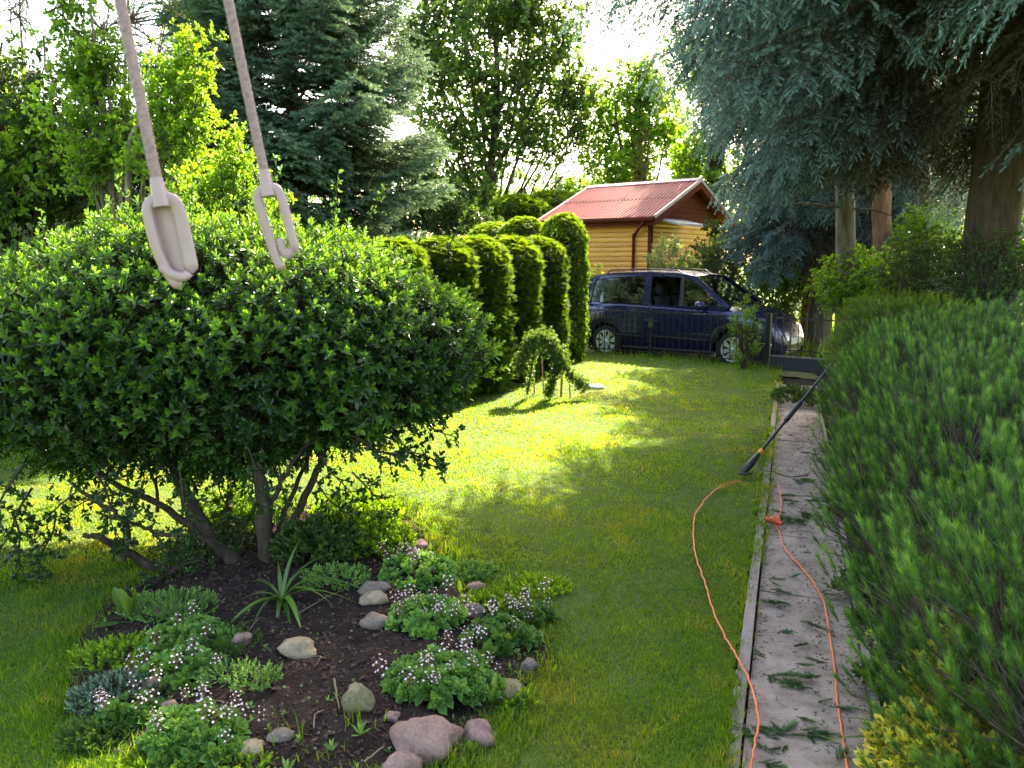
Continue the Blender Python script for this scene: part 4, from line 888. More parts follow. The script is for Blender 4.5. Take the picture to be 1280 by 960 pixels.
# ============================================================ the car
def car():
    Rw, Fw = W(757, 426, 15.75), W(916, 437, 14.15)
    e = (Fw - Rw)[:2]; S = float(np.linalg.norm(e)) / 2.54; e = e / np.linalg.norm(e); m = np.array((e[1], -e[0]))
    if m[1] > 0: m = -m
    O = Rw[:2] - e * .74 * S - m * .83 * S; z0 = -.135
    def P(x, y, z): q = O + e * x * S + m * y * S; return (q[0], q[1], z0 + z * S)
    root = empty('parked_car', P(2.04, 0, 0), 'dark blue compact minivan parked behind the iron fence with its front window open', 'car')
    xw = (.74, 3.28); RW = .312; RA = .365
    def interp(x, pts): return float(np.interp(x, [p[0] for p in pts], [p[1] for p in pts]))
    belt = [(0, .80), (.06, .98), (.2, 1.02), (1.2, 1.02), (2.2, .985), (3.0, .95), (3.3, .935), (3.6, .88), (3.85, .80), (3.98, .68), (4.06, .55), (4.09, .48)]
    top = [(0, .82), (.06, 1.0), (.2, 1.05), (1.2, 1.05), (2.2, 1.02), (2.9, 1.02), (3.05, 1.06), (3.3, 1.03), (3.6, .965), (3.85, .865), (3.98, .73), (4.06, .58), (4.09, .5)]
    wid = [(0, .70), (.06, .78), (.2, .83), (.7, .86), (2.0, .865), (3.2, .86), (3.6, .82), (3.85, .73), (3.98, .64), (4.06, .52), (4.09, .45)]
    bot = [(0, .36), (.1, .27), (.3, .22), (3.8, .20), (4.0, .22), (4.06, .27), (4.09, .34)]
    xs = np.unique(np.concatenate([np.linspace(0, .3, 8), np.linspace(.3, 3.7, 90), np.linspace(3.7, 4.09, 14)]))
    V = []; nr = 0
    for x in xs:
        b = interp(x, bot)
        for c in xw:
            if abs(x - c) < RA: b = max(b, .312 + math.sqrt(RA ** 2 - (x - c) ** 2))
        w = interp(x, wid); bl = interp(x, belt); tp = interp(x, top)
        arch = max([max(0, 1 - abs(math.hypot(x - c, 0) - 0) / .52) for c in xw])
        row = []
        for f in np.linspace(0, 1, 9):
            z = b + (bl - b) * f
            y = w - .05 * (1 - f) ** 3 * (1 if b < .3 else .25) - .02 * f ** 3 + .012 * math.sin(f * math.pi) + .02 * arch * (1 - f)
            if abs(z - .60) < .05: y -= .004
            row.append((x, y, z))
        row.append((x, w - .07, bl + (tp - bl) * .5)); row.append((x, w * .78, tp)); row.append((x, w * .4, tp + .02 * (x > 3))); row.append((x, 0, tp + .03 * (x > 3)))
        full = row + [(a, -b_, c) for a, b_, c in row[::-1][1:]]
        nr = len(full); V += [P(*q) for q in full]
    n = len(xs); i = np.arange(n * nr).reshape(n, nr)
    Fq = np.stack([i[:-1, :-1].ravel(), i[1:, :-1].ravel(), i[1:, 1:].ravel(), i[:-1, 1:].ravel()], 1)
    # leave the cabin well open between the tailgate and the windscreen foot
    keep = np.ones(len(Fq), bool); cols = np.tile(np.arange(nr - 1), n - 1); rows = np.repeat(np.arange(n - 1), nr - 1)
    keep &= ~((cols >= 9) & (cols < nr - 10) & (xs[rows] > .22) & (xs[rows] < 2.95))
    body = part('body', [chunk(V, Fq[keep], 0, smooth=True), chunk([V[k] for k in i[0]], [tuple(range(nr))][:1], 0), chunk([V[k] for k in i[-1]], [tuple(range(nr))], 0)], M_['car_paint'], root)
    def wy(x, z):                        # side surface above the belt leans inwards
        return interp(x, wid) - .03 - .30 * max(0, z - 1.0) ** 1.15 * 1.0
    roofz = [(.12, 1.30), (.22, 1.46), (.40, 1.56), (.8, 1.62), (1.5, 1.65), (2.1, 1.635), (2.5, 1.57)]
    def side(poly, d0, d1, name, mat, sgn=1, par=root, sub=6):
        pp = []
        for k in range(len(poly)):
            a = np.array(poly[k]); b = np.array(poly[(k + 1) % len(poly)]); q = max(1, int(np.linalg.norm(b - a) / .25))
            pp += [tuple(a + (b - a) * j / q) for j in range(q)]
        return part(name, prism(pp, d0, d1, lambda u, v, d: P(u, sgn * (wy(u, v) + d), v)), M_[mat], par)
    for sg in (1, -1):
        # pillars and frames (upper body side)
        side([(.07, 1.0), (.12, 1.28), (.22, 1.46), (.40, 1.555), (.52, 1.56), (.42, 1.47), (.37, 1.35), (.37, 1.08), (.40, 1.04), (.40, 1.0)], -.05, 0, 'rear_pillar', 'car_paint', sg)
        side([(.40, 1.555), (.8, 1.615), (1.5, 1.64), (2.1, 1.625), (2.5, 1.56), (2.45, 1.51), (2.05, 1.55), (1.5, 1.565), (.9, 1.545), (.52, 1.49)], -.05, 0, 'roof_rail', 'car_paint', sg)
        side([(1.50, 1.0), (1.50, 1.57), (1.62, 1.57), (1.66, 1.0)], -.05, .002, 'centre_pillar', 'car_paint', sg)
        side([(2.5, 1.56), (3.20, 1.045), (3.10, 1.035), (2.44, 1.50)], -.05, 0, 'windscreen_pillar', 'car_paint', sg)
        side([(2.24, 1.0), (2.20, 1.56), (2.27, 1.55), (2.33, 1.0)], -.04, .001, 'window_divider', 'dark_trim', sg)
        side([(.40, .99), (3.10, .965), (3.14, 1.03), (2.3, 1.035), (.40, 1.055)], -.04, .004, 'window_sill', 'car_paint', sg)
        side([(.37, 1.06), (.37, 1.35), (.43, 1.48), (.54, 1.495), (.95, 1.54), (1.5, 1.565), (1.5, 1.055)], -.03, -.022, 'rear_window', 'glass_dark', sg)
        side([(2.33, 1.04), (2.28, 1.54), (2.44, 1.50), (3.08, 1.05)], -.03, -.024, 'quarter_window', 'glass_clear', sg)
        # the window of the front door is wound down; only the door frame stays
        d = []
        def door(x0, x1, nm):
            pts = []
            nx, nz = 16, 9; Vd = []
            for a in range(nx):
                for b_ in range(nz):
                    x = x0 + (x1 - x0) * a / (nx - 1); zb = .27
                    for c in xw:
                        if abs(x - c) < RA + .03: zb = max(zb, .312 + math.sqrt((RA + .03) ** 2 - (x - c) ** 2))
                    bl = interp(x, belt) - .01; z = zb + (bl - zb) * b_ / (nz - 1); f = (z - .2) / (bl - .2)
                    y = interp(x, wid) - .05 * (1 - f) ** 3 - .02 * f ** 3 + .012 * math.sin(f * math.pi) + .008 + (.012 if .50 < z < .62 else 0) + .012 * math.exp(-((z - .83) / .05) ** 2)
                    Vd.append(P(x, sg * y, z))
            ii = np.arange(nx * nz).reshape(nx, nz); Fd = np.stack([ii[:-1, :-1].ravel(), ii[1:, :-1].ravel(), ii[1:, 1:].ravel(), ii[:-1, 1:].ravel()], 1)
            rim = list(ii[:, 0]) + list(ii[-1, 1:]) + list(ii[::-1, -1][1:]) + list(ii[0, ::-1][1:-1]); ctr = np.array(P(2, 0, .6))
            R0 = [Vd[k] for k in rim]; mm = np.array((m[0], m[1], 0)) * -.02 * sg; R1 = [tuple(np.array(q) + mm) for q in R0]; k = len(rim)
            o = part(nm, [chunk(Vd, Fd, 0, smooth=True), chunk(R0 + R1, [(j, (j + 1) % k, (j + 1) % k + k, j + k) for j in range(k)], 0)], M_['car_paint'], root)
            xh = x0 + .16; hy = interp(xh, wid) + .012
            part('door_handle', tube([P(xh, sg * (hy - .01), .90), P(xh + .02, sg * (hy + .025), .905), P(xh + .16, sg * (hy + .025), .905), P(xh + .18, sg * (hy - .01), .90)], .014, 6), M_['car_paint'], o)
            part('side_moulding', tube([P(x0 + .05, sg * (interp(x0, wid) + .022), .47), P(x1 - .05, sg * (interp(x1, wid) + .022), .45)], .018, 6), M_['dark_trim'], o)
        door(.86, 1.585, 'rear_door'); door(1.61, 2.88, 'front_door')
        part('sill_trim', tube([P(1.12, sg * .835, .235), P(2.9, sg * .835, .235)], .035, 6), M_['dark_trim'], root)
        mr = part('mirror', [chunk(*(lambda q: (q[0], q[1]))(egg(P, (2.70, sg * .985, 1.06), (.075, .10, .085))), 0, smooth=True)], M_['car_paint'], root)
        part('mirror_arm', tube([P(2.72, sg * .83, 1.0), P(2.71, sg * .93, 1.03)], .022, 6), M_['dark_trim'], mr)
        # lamps
        part('tail_light', prism([(.035, .98), (.10, 1.02), (.16, 1.34), (.235, 1.45), (.16, 1.40), (.085, 1.28)], -.06, .012, lambda u, v, d: P(u - .015, sg * (wy(u, v) + d - .005), v)), M_['tail_red'], root)
        hl = part('headlight', prism([(3.42, .86), (3.62, .885), (3.84, .80), (3.95, .70), (3.90, .655), (3.66, .72), (3.46, .79)], -.09, .012, lambda u, v, d: P(u, sg * (interp(u, wid) - .022 + d - .04 * max(0, (v - .72)) * 2), v + .0)), M_['lamp_glass'], root)
        part('lamp_bowl', lathe([(.01, -.02), (.055, 0), (.065, .03)], 12, 0, lambda v: P(3.74 + v[2] * .3, sg * (.73 + v[0] * .3 + v[2]), .77 + v[1])), M_['chrome'], hl) if False else None
        fl = part('fog_light', [lathe([(.001, .0), (.06, .004), (.075, .012), (.085, 0), (.08, -.03)], 16, 0, lambda v: P(3.90 + v[2] * .8 - abs(v[0]) * .05, sg * (.66 + v[0] * .9 + v[2] * .6), .385 + v[1] * .75))], M_['chrome'], root)
        part('fog_glass', [lathe([(.001, .012), (.055, .008)], 12, 0, lambda v: P(3.905 + v[2] * .8, sg * (.66 + v[0] * .9 + v[2] * .6), .385 + v[1] * .75))], M_['dark_trim'], fl)
        part('turn_light', [box(P(3.03, sg * .872, .845), (.07 * S, .02, .03), math.atan2(e[1], e[0]))], M_['lamp_glass'], root)
        part('roof_bar', tube([P(.62, sg * .60, 1.60), P(.70, sg * .60, 1.665), P(1.5, sg * .60, 1.69), P(2.1, sg * .60, 1.665), P(2.2, sg * .60, 1.61)], .014, 6), M_['dark_trim'], root)
    # roof skin, windscreen and rear window
    def skin(name, st, mat, ws, th=.0, nw=7):
        V = []; n = len(st)
        for (x, z), w in zip(st, ws):
            for t in np.linspace(-1, 1, nw): V.append(P(x - .06 * (t * t) * (1 if x > 2.4 else -.5 if x < .4 else 0), w * t, z + .035 * (1 - t * t)))
        ii = np.arange(n * nw).reshape(n, nw); Fs = np.stack([ii[:-1, :-1].ravel(), ii[:-1, 1:].ravel(), ii[1:, 1:].ravel(), ii[1:, :-1].ravel()], 1)
        return part(name, [chunk(V, Fs, 0, smooth=True)], M_[mat], root)
    rs = [(.36, 1.545), (.6, 1.59), (1.0, 1.622), (1.5, 1.637), (2.0, 1.625), (2.3, 1.60), (2.52, 1.555)]
    skin('roof', rs, 'car_paint', [wy(x, z) - .0 for x, z in rs])
    ws = [(2.50, 1.55), (2.75, 1.38), (3.0, 1.19), (3.22, 1.03)]
    skin('windscreen', ws, 'glass_clear', [wy(x, z) - .03 for x, z in ws])
    rw = [(.10, 1.05), (.16, 1.3), (.25, 1.45), (.38, 1.54)]
    skin('rear_screen', rw, 'glass_dark', [wy(x, z) - .03 for x, z in rw])
    part('wiper', tube([P(3.20, -.1, 1.065), P(3.02, .35, 1.225), P(2.98, .42, 1.25)], .008, 5) + tube([P(3.22, -.55, 1.05), P(3.02, -.1, 1.22)], .008, 5), M_['dark_trim'], root)
    part('antenna', tube([P(.55, 0, 1.61), P(.42, 0, 1.78)], [.006, .003], 5), M_['dark_trim'], root)
    part('front_grille', prism([(-.42, .50), (.42, .50), (.46, .40), (.40, .27), (-.40, .27), (-.46, .40)], 0, .02, lambda u, v, d: P(4.075 + d - .25 * u * u, u, v)), M_['dark_trim'], root)
    part('number_plate', prism([(-.26, .52), (.26, .52), (.26, .41), (-.26, .41)], 0, .02, lambda u, v, d: P(4.095 + d - .2 * u * u, u, v)), M_['plate_white'], root)
    for s in (1, -1):
        part('chrome_bar', tube([P(4.03 - .02, s * .05, .62), P(4.0, s * .30, .64), P(3.93, s * .46, .67)], .012, 6), M_['chrome'], root)
    # wheels
    for c in xw:
        for sg in (1, -1):
            wl_ = lambda v, c=c, sg=sg: P(c + v[0], sg * (.835 + v[2]), .312 + v[1])
            tyre = lathe([(.20, -.17), (.285, -.18), (.308, -.15), (.312, -.09), (.310, -.03), (.295, -.004), (.215, 0)], 30, 0, wl_)
            wh = part('wheel', [lathe([(.0005, -.035), (.20, -.045), (.215, -.004)], 30, 0, wl_)], M_['dark_trim'], root)
            part('tyre', [tyre], M_['tyre'], wh)
            rim = [lathe([(.195, -.012), (.205, .004), (.216, .0)], 30, 0, wl_), lathe([(.0005, .004), (.045, .002), (.05, -.015)], 16, 0, wl_)]
            for k in range(8):
                a = k * math.pi / 4 + .2; ca, sa = math.cos(a), math.sin(a)
                sp_ = [(.03, -.022), (.12, -.030), (.20, -.052), (.20, .052), (.12, .030), (.03, .022)]
                rim += prism([(r * ca - t * sa, r * sa + t * ca) for r, t in sp_], -.014, -.002, lambda u, v, d: wl_((u, v, d)))
            part('wheel_trim', rim, M_['wheel_silver'], wh)
    for c in xw:
        part('wheel_well', [lathe([(.36, 0), (.36, 1.5)], 24, 0, lambda v, c=c: P(c + v[0], .75 - v[2], .312 + v[1]))], M_['dark_trim'], root)
    part('underbody', [chunk([P(.15, .74, .25), P(3.95, .70, .25), P(3.95, -.70, .25), P(.15, -.74, .25)], [(0, 1, 2, 3)], 0)], M_['dark_trim'], root)
    # inside
    ang = math.atan2(e[1], e[0])
    part('dashboard', [box(P(2.85, 0, .86), (.55 * S, 1.5 * S, .3 * S), ang)], M_['dark_trim'], root)
    part('floor_pan', [box(P(1.6, 0, .40), (2.9 * S, 1.45 * S, .06), ang)], M_['dark_trim'], root)
    part('steering_wheel', tube([P(2.42 + .12 * math.cos(a) * .35, -.36 + .19 * math.sin(a), .98 + .18 * math.cos(a)) for a in np.linspace(0, 6.283, 20)], .016, 6, cap=False), M_['dark_trim'], root)
    for x, ys in ((1.75, (.37, -.37)), (.95, (.45, 0, -.45))):
        for y in ys:
            st = part('car_seat', [box(P(x + .22, y, .58), (.5 * S, .46 * S, .18 * S), ang)], M_['seat_cloth'], root)
            part('backrest', prism([(x - .02, .62), (x + .10, .62), (x - .04, 1.18), (x - .14, 1.18)], -.22, .22, lambda u, v, d, y=y: P(u, y + d * (1 - .25 * max(0, v - .9)), v)), M_['seat_cloth'], st)
            hr, hf = egg(P, (x - .12, y, 1.30), (.06, .13, .10)); part('headrest', [chunk(hr, hf, 0, smooth=True)] + tube([P(x - .10, y + .05, 1.12), P(x - .12, y + .05, 1.26)], .008, 5) + tube([P(x - .10, y - .05, 1.12), P(x - .12, y - .05, 1.26)], .008, 5), M_['seat_cloth'], st)
def egg(P, c, r, n=12, k=8):
    V = []
    for i in range(1, k):
        for j in range(n):
            a = math.pi * i / k; b = 2 * math.pi * j / n; f = lambda t: math.copysign(abs(t) ** .75, t)
            V.append(P(c[0] + r[0] * f(math.sin(a)) * f(math.cos(b)), c[1] + r[1] * f(math.sin(a)) * f(math.sin(b)), c[2] + r[2] * f(math.cos(a))))
    Fc = [(i * n + j, (i + 1) * n + j, (i + 1) * n + (j + 1) % n, i * n + (j + 1) % n) for i in range(k - 2) for j in range(n)]
    V += [P(c[0], c[1], c[2] + r[2]), P(c[0], c[1], c[2] - r[2])]; t, b_ = len(V) - 2, len(V) - 1
    Fc += [(t, j, (j + 1) % n, t) for j in range(n)] + [(b_, (k - 2) * n + (j + 1) % n, (k - 2) * n + j, b_) for j in range(n)]
    Fc = [f if len(set(f)) == 4 else (f[0], f[1], f[2], f[2]) for f in Fc]
    return V[:-2], [f for f in Fc if max(f) < t]
car()

# ============================================================ the iron fence and gate
def FP(s, z=0., off=0.): q = FA[:2] + FD * s + FN * off; return np.array((q[0], q[1], z))
LG = float(np.linalg.norm((FB - FA)[:2])); s_gate = float(((G(954, 461) - FA)[:2]) @ FD); s_mid = float(((G(814, 447) - FA)[:2]) @ FD); FH = .84
fang = math.atan2(FD[1], FD[0])
def fence(s0, s1, label, name, over, zb=.0, group=None, ends=True, h=FH):
    root = empty(name, FP(s0), label, 'gate' if 'gate' in name else 'fence', group)
    for z in (h, zb + .10): 
        part('rail', [box(tuple(FP((s0 + s1) / 2, z)), (s1 - s0 - .04, .022, .020 if z < h else .026), fang)], M_['black_iron'], root)
    n = int((s1 - s0) / .118)
    for i in range(n):
        s = s0 + .06 + i * (s1 - s0 - .1) / max(1, n - 1); ht = h + over if over else h - .012
        q = FP(s, 0, .0); part('bar', [box((q[0], q[1], (ht + zb + .02) / 2), (.012, .012, ht - zb - .02), fang)], M_['black_iron'], root)
        if over: part('bar_tip', [box((q[0], q[1], ht + .018), (.014, .014, .036), fang, taper=.1)], M_['black_iron'], root)
    return root
def post(s, h, w=.055, label='', group='posts of the iron fence'):
    r = empty('fence_post', FP(s), label, 'fence post', group)
    part('shaft', [box(tuple(FP(s, h / 2 - .05)), (w, w, h + .1), fang)], M_['black_iron'], r); part('cap', [box(tuple(FP(s, h + .008)), (w * 1.2, w * 1.2, .016), fang)], M_['black_iron'], r)
    return r
fence(-1.2, s_mid - .03, 'black iron fence of thin upright bars by the car rear wheel', 'iron_fence', 0)
f2 = fence(s_mid + .03, s_gate - .03, 'black iron fence stretch with the small lock box, before the car doors', 'iron_fence', 0)
post(s_mid, FH + .03, .05, 'black fence post carrying the small lock box')
lb = FP(s_mid + .02, .64, -.045); lk = empty('lock_box', lb, 'small dark green lock box fixed on the fence post', 'lock')
part('case', [box(tuple(lb), (.10, .04, .16), fang)], M_['plinth'], lk); part('latch', tube([lb + (-.14 * FD[0], -.14 * FD[1], .05), lb + (.12 * FD[0], .12 * FD[1], .05)], .014, 6), M_['black_iron'], lk)
part('keyhole_plate', [box(tuple(lb + np.array((-FN[0], -FN[1], 0)) * .024 + (0, 0, -.02)), (.03, .008, .07), fang)], M_['chrome'], lk)
post(s_gate, FH + .06, .07, 'thick black fence post where the gate hangs by the sapling')
gt = fence(s_gate + .05, LG + .5, 'black iron gate with pointed bars above a dark plinth board', 'iron_gate', .075, zb=.22)
pl = FP((s_gate + LG + .5) / 2 + .03, .10, -.03); part('plinth_board', [box((pl[0], pl[1], .095), (LG + .5 - s_gate - .06, .03, .22), fang)], M_['plinth'], gt)
pt = FP((s_gate + LG + .5) / 2 + .03, .212, -.02); part('plinth_rail', [box((pt[0], pt[1], .217), (LG + .5 - s_gate - .06, .06, .016), fang)], M_['slab_bench'], gt)

# ============================================================ street lamp head seen beside the silver spruce
lp = W(563, 236, 24); r = empty('street_lamp', (lp[0] + .5, lp[1], -.17), 'white street lamp head sticking out beside the silver spruce', 'street lamp')
part('pole', tube([(lp[0] + .5, lp[1], -.17), (lp[0] + .5, lp[1], lp[2] - .5)], .05, 8), M_['black_iron'], r)
part('arm', tube(smoothpath([(lp[0] + .5, lp[1], lp[2] - .5), (lp[0] + .4, lp[1], lp[2] - .1), (lp[0] + .12, lp[1], lp[2] - .03)], 4), .025, 6), M_['black_iron'], r)
ev, ef = egg(lambda x, y, z: (lp[0] + x * .8 - z * .6, lp[1] + y, lp[2] + z * .8 + x * .6), (0, 0, 0), (.17, .09, .06)); part('lamp_head', [chunk(ev, ef, 0, smooth=True)], M_['lamp_metal'], r)

# ============================================================ swing straps with their loops
def swing(pt0, D0, pt1, D1, label, scale, plates, kname='loop_arm'):
    """a cord ending in a moulded frame of rounded bars; bars are given in loop lengths: (across0, down0, across1, down1, width, thickness)"""
    a = W(*pt0, D0); b = W(*pt1, D1); up = (a - b) / np.linalg.norm(a - b); topp = b + up * 1.35
    root = empty('swing_strap', topp, label, 'swing strap', 'pair of swing straps hanging into view')
    part('rope', tube(smoothpath([topp, a, b], 8), .0096 * scale, 10), M_['rope'], root)
    side = np.cross((0, 1, 0), up); side /= np.linalg.norm(side); fwd = np.cross(up, side); L = .165 * scale
    part('collar', tube([b + up * .03, b, b - up * .016], [.0105 * scale, .014 * scale, .016 * scale], 12), M_['swing_plastic'], root)
    for pts, wd, tk, lab in plates:
        P = smoothpath([b + side * x * L - up * z * L + fwd * y * L for x, y, z in pts], 6); T = np.gradient(P, axis=0); T /= np.linalg.norm(T, axis=1)[:, None]
        V = []; n = 14; m_ = len(P)
        for i, p in enumerate(P):
            f = i / (m_ - 1); end = math.sqrt(max(.0, 1 - max(0, (f - .93) / .07) ** 2)) * .97 + .03
            s_ = np.cross(fwd, T[i]); s_ /= np.linalg.norm(s_)
            for j in range(n):
                t = 2 * math.pi * j / n; cx = math.copysign(abs(math.cos(t)) ** .7, math.cos(t)); cy = math.copysign(abs(math.sin(t)) ** .7, math.sin(t))
                V.append(p + s_ * wd * L * .5 * cx * end + fwd * tk * L * .5 * cy * end)
        Fc = [(i * n + j, i * n + (j + 1) % n, (i + 1) * n + (j + 1) % n, (i + 1) * n + j) for i in range(m_ - 1) for j in range(n)]
        part(kname, [chunk(V, Fc, 0, smooth=True), chunk(V[:n], [tuple(range(n - 1, -1, -1))], 0), chunk(V[-n:], [tuple(range(n))], 0)], M_['swing_plastic'], root, label=lab)
swing((146, -20), 1.30, (200, 246), 1.30, 'left swing strap, wide pink-beige double loop seen almost edge-on', .92,
      [([(0, .0, .0), (.12, .03, .07), (.155, .04, .22), (.165, .04, .55), (.17, .03, .84)], .15, .07, None),
       ([(0, .0, .0), (-.11, -.02, .05), (-.15, -.03, .18), (-.13, -.03, .55), (-.07, -.01, .80), (.02, .0, .98)], .11, .09, None),
       ([(0, .07, .02), (-.03, .08, .2), (.0, .08, .55), (.04, .07, .88)], .24, .05, None),
       ([(-.12, -.04, .72), (-.02, -.04, .82), (.09, -.03, .86), (.15, .0, .82)], .10, .08, None)])
swing((281, -20), 1.42, (334, 234), 1.42, 'right swing strap, slim open loop with a forked foot', .86,
      [([(0, 0, 0), (-.12, 0, .06), (-.14, 0, .22), (-.11, 0, .55), (-.07, .0, .85), (-.03, 0, 1.03)], .12, .09, None),
       ([(0, 0, 0), (.11, 0, .04), (.15, 0, .18), (.17, 0, .5), (.19, 0, .86)], .115, .09, None),
       ([(.15, 0, .80), (.08, .0, .86), (.03, 0, .78), (.03, 0, .62)], .10, .08, None)])

# ============================================================ stones of the bed
def stone_chunk(c, r, seed, ang=0, n=16, k=11, rough=.16, flat=1.0):
    V = []
    for i in range(k + 1):
        for j in range(n):
            a = math.pi * i / k; b = 2 * math.pi * j / n; d = Vector((math.sin(a) * math.cos(b), math.sin(a) * math.sin(b), math.cos(a)))
            q = 1 + rough * noise.noise(d * 1.3 + Vector((seed, seed, 0))) * 1.8 + rough * .5 * noise.noise(d * 3.5 + Vector((seed, 0, seed)))
            x, y, z = d.x * q * r[0], d.y * q * r[1], d.z * q * r[2] * (flat if d.z > 0 else 1)
            V.append((c[0] + x * math.cos(ang) - y * math.sin(ang), c[1] + x * math.sin(ang) + y * math.cos(ang), c[2] + z))
    return chunk(V, [(i * n + j, (i + 1) * n + j, (i + 1) * n + (j + 1) % n, i * n + (j + 1) % n) for i in range(k) for j in range(n)], 0, smooth=True)
stones = [(371, 824, 48, 30, 'stone_tan', 'pale flat tan stone lying alone in the middle of the bare soil'),
 (446, 890, 42, 42, 'stone_moss', 'round mossy stone on the soil left of the big flowering clump'),
 (465, 787, 34, 25, 'stone_grey', 'smooth brown-grey stone, lowest of the short row behind the soil patch'),
 (466, 761, 34, 20, 'stone_tan', 'light brown stone in the middle of the short row'),
 (466, 745, 44, 18, 'stone_grey', 'dark wide stone topmost of the short row'),
 (512, 701, 34, 22, 'stone_pink', 'pinkish stone beside the greenish one under the lone upright leaves'),
 (497, 700, 14, 22, 'stone_grey', 'small greenish-grey upright stone left of the pinkish one'),
 (522, 690, 24, 16, 'stone_pink', 'pink stone half hidden behind the pinkish pair'),
 (487, 663, 30, 16, 'stone_tan', 'flat beige stone at the far tip of the bed'),
 (508, 668, 24, 20, 'stone_pink', 'rounded pinkish-beige stone at the far tip of the bed'),
 (532, 950, 96, 60, 'stone_pink', 'large pink sandstone boulder at the front edge of the bed'),
 (597, 938, 52, 46, 'stone_pink', 'angular pink stone right of the large boulder'),
 (490, 895, 20, 14, 'stone_pink', 'small pink pebble between the mossy stone and the flowers'),
 (500, 972, 50, 40, 'stone_pink', 'low pink stone cut by the bottom edge, leaning on the boulder'),
 (636, 882, 50, 36, 'stone_moss', 'olive-brown stone right of the big flowering clump'),
 (661, 842, 22, 24, 'stone_grey', 'small grey-pink stone beside the upright leaves at the bed edge'),
 (186, 868, 28, 30, 'stone_pink', 'pinkish upright stone between the two left flower clumps'),
 (207, 892, 26, 24, 'stone_pink', 'dull pink stone just above the lower left flower clump'),
 (300, 812, 28, 16, 'stone_pink', 'dark stone near the foot of the bush stem'),
 (312, 945, 36, 22, 'stone_tan', 'beige half-buried stone near the bottom edge'),
 (350, 930, 34, 16, 'stone_grey', 'flat grey stone half sunk in soil'),
 (590, 775, 30, 22, 'stone_grey', 'grey stone amid the flower stalks right of the bed'),
 (596, 742, 24, 14, 'stone_pink', 'lavender-pink stone at the right rim of the bed'),
 (200, 772, 46, 14, 'stone_pink', 'thin reddish curled bark-like stone by the broad-leaved plant')]
for i, (px, py, w, h, mat, lab) in enumerate(stones):
    q = gz(px, py - 2); D = q[1] + .03; rw = w / 2 * D / F; rh = h / 2 * D / F * .92; c = (q[0], q[1] + rw * .5, q[2] + rh * .46)
    thing('stone', [stone_chunk(c, (rw * 1.04, rw * .8, rh * 1.05), i * 3.7, rng.uniform(-.3, .3), rough=.24 if 'angular' not in lab else .4)], M_[mat], (c[0], c[1], q[2]), lab, 'stone', 'rockery stones of the flower bed')

# ============================================================ flowering clumps
SAX = [join(around(13, 5, 62, .0, .012, leaf4(.042, .024, .28, .18), 1.1, .6, .2, 1.0)) for _ in range(3)]
def flower_stem(name, H, nfl, mats, pet=.0055, spread=.03):
    ch = tube(smoothpath([(0, 0, 0), (.01, 0, H * .5), (.0, .005, H)], 3), [.0014] * 7, 3, 1, cap=False)
    for i in range(nfl):
        a = i * 2.4; z = H * (.62 + .38 * i / nfl); r = spread * (1.1 - .5 * i / nfl) * rng.uniform(.5, 1.1); c = np.array((r * math.cos(a), r * math.sin(a), z + .012))
        ch += tube([(0, 0, z - .015), c], [.0009, .0007], 3, 1, cap=False)
        d = frames(np.array([[.5 * math.cos(a), .5 * math.sin(a), .8]]))[0]
        for k in range(5):
            t = k * 1.2566; u = np.array((math.cos(t), math.sin(t), .25)); v = np.array((-math.sin(t), math.cos(t), 0)) * pet * .45
            V = np.array([(0, 0, 0), u * pet * .6 - v, u * pet * 1.1, u * pet * .6 + v]); ch.append(chunk(V @ d.T + c, [(0, 1, 2), (0, 2, 3)], 0, rng.uniform(), rng.uniform(.2, 1)))
    return mesh_from(name, ch, mats)
FS = [flower_stem('flower_stem', h, k, [M_['petal'], M_['stem_red']], .0050) for h, k in ((.15, 12), (.18, 15), (.12, 9))]
def saxifrage(px, py, wpx, hpx, nro, nfl, label, flip=None, hgt=None):
    q = gz(px, py + hpx * .30); R = wpx / 2 * q[1] / F; Ry = R * .75; H = hgt or .075; q = q + (0, Ry * .25, 0)
    root = empty('saxifrage', q, label, 'flowering plant', 'saxifrage clumps of the bed')
    T, D = [], []
    for i in range(nro):
        a = rng.uniform(0, 6.283); r = math.sqrt(rng.uniform()) * (1 + .5 * noise.noise(Vector((math.cos(a) * 1.6, math.sin(a) * 1.6, px)))); z = H * (1 - r ** 2) + rng.uniform(-.012, .014) + .03 * noise.noise(Vector((r * math.cos(a) * 3, r * math.sin(a) * 3, py)))
        T.append(q + (R * r * math.cos(a), Ry * r * math.sin(a), max(.012, z))); D.append((math.cos(a) * r * .8, math.sin(a) * r * .8 - .12, .75))
    k = rng.integers(0, 3, nro); T = np.array(T); Mx = frames(np.array(D)); sc = rng.uniform(.5, 1.35, nro)
    part('foliage', [bake(SAX[j], Mx[k == j], T[k == j], sc[k == j], age=rng.uniform(.0, .9, (k == j).sum())) for j in range(3)], [M_['saxi_leaf']], root, kind='stuff')
    for i in range(int(nfl * .42)):
        a = rng.uniform(0, 6.283); r = math.sqrt(rng.uniform()) * 1.0
        if flip is not None: a = flip + rng.normal(0, .8)
        p = q + (R * r * math.cos(a), Ry * r * math.sin(a), H * .55 * (1 - r ** 2)); inst('flower_stem', FS[i % 3], root, dirM((rng.normal(0, .22) + .2 * math.cos(a), rng.normal(0, .22) - .1, 1), rng.uniform(.65, 1.1), None, p))
saxifrage(552, 838, 150, 80, 260, 46, 'largest saxifrage clump with fleshy rosettes above the pink boulder')
saxifrage(238, 905, 140, 100, 230, 34, 'saxifrage clump with white flowers at the lower left of the bed')
saxifrage(225, 830, 100, 40, 110, 18, 'saxifrage clump upper left, behind the upright pinkish stone')
saxifrage(232, 792, 110, 50, 120, 8, 'leafy saxifrage patch in shade below the bush, hardly flowering')
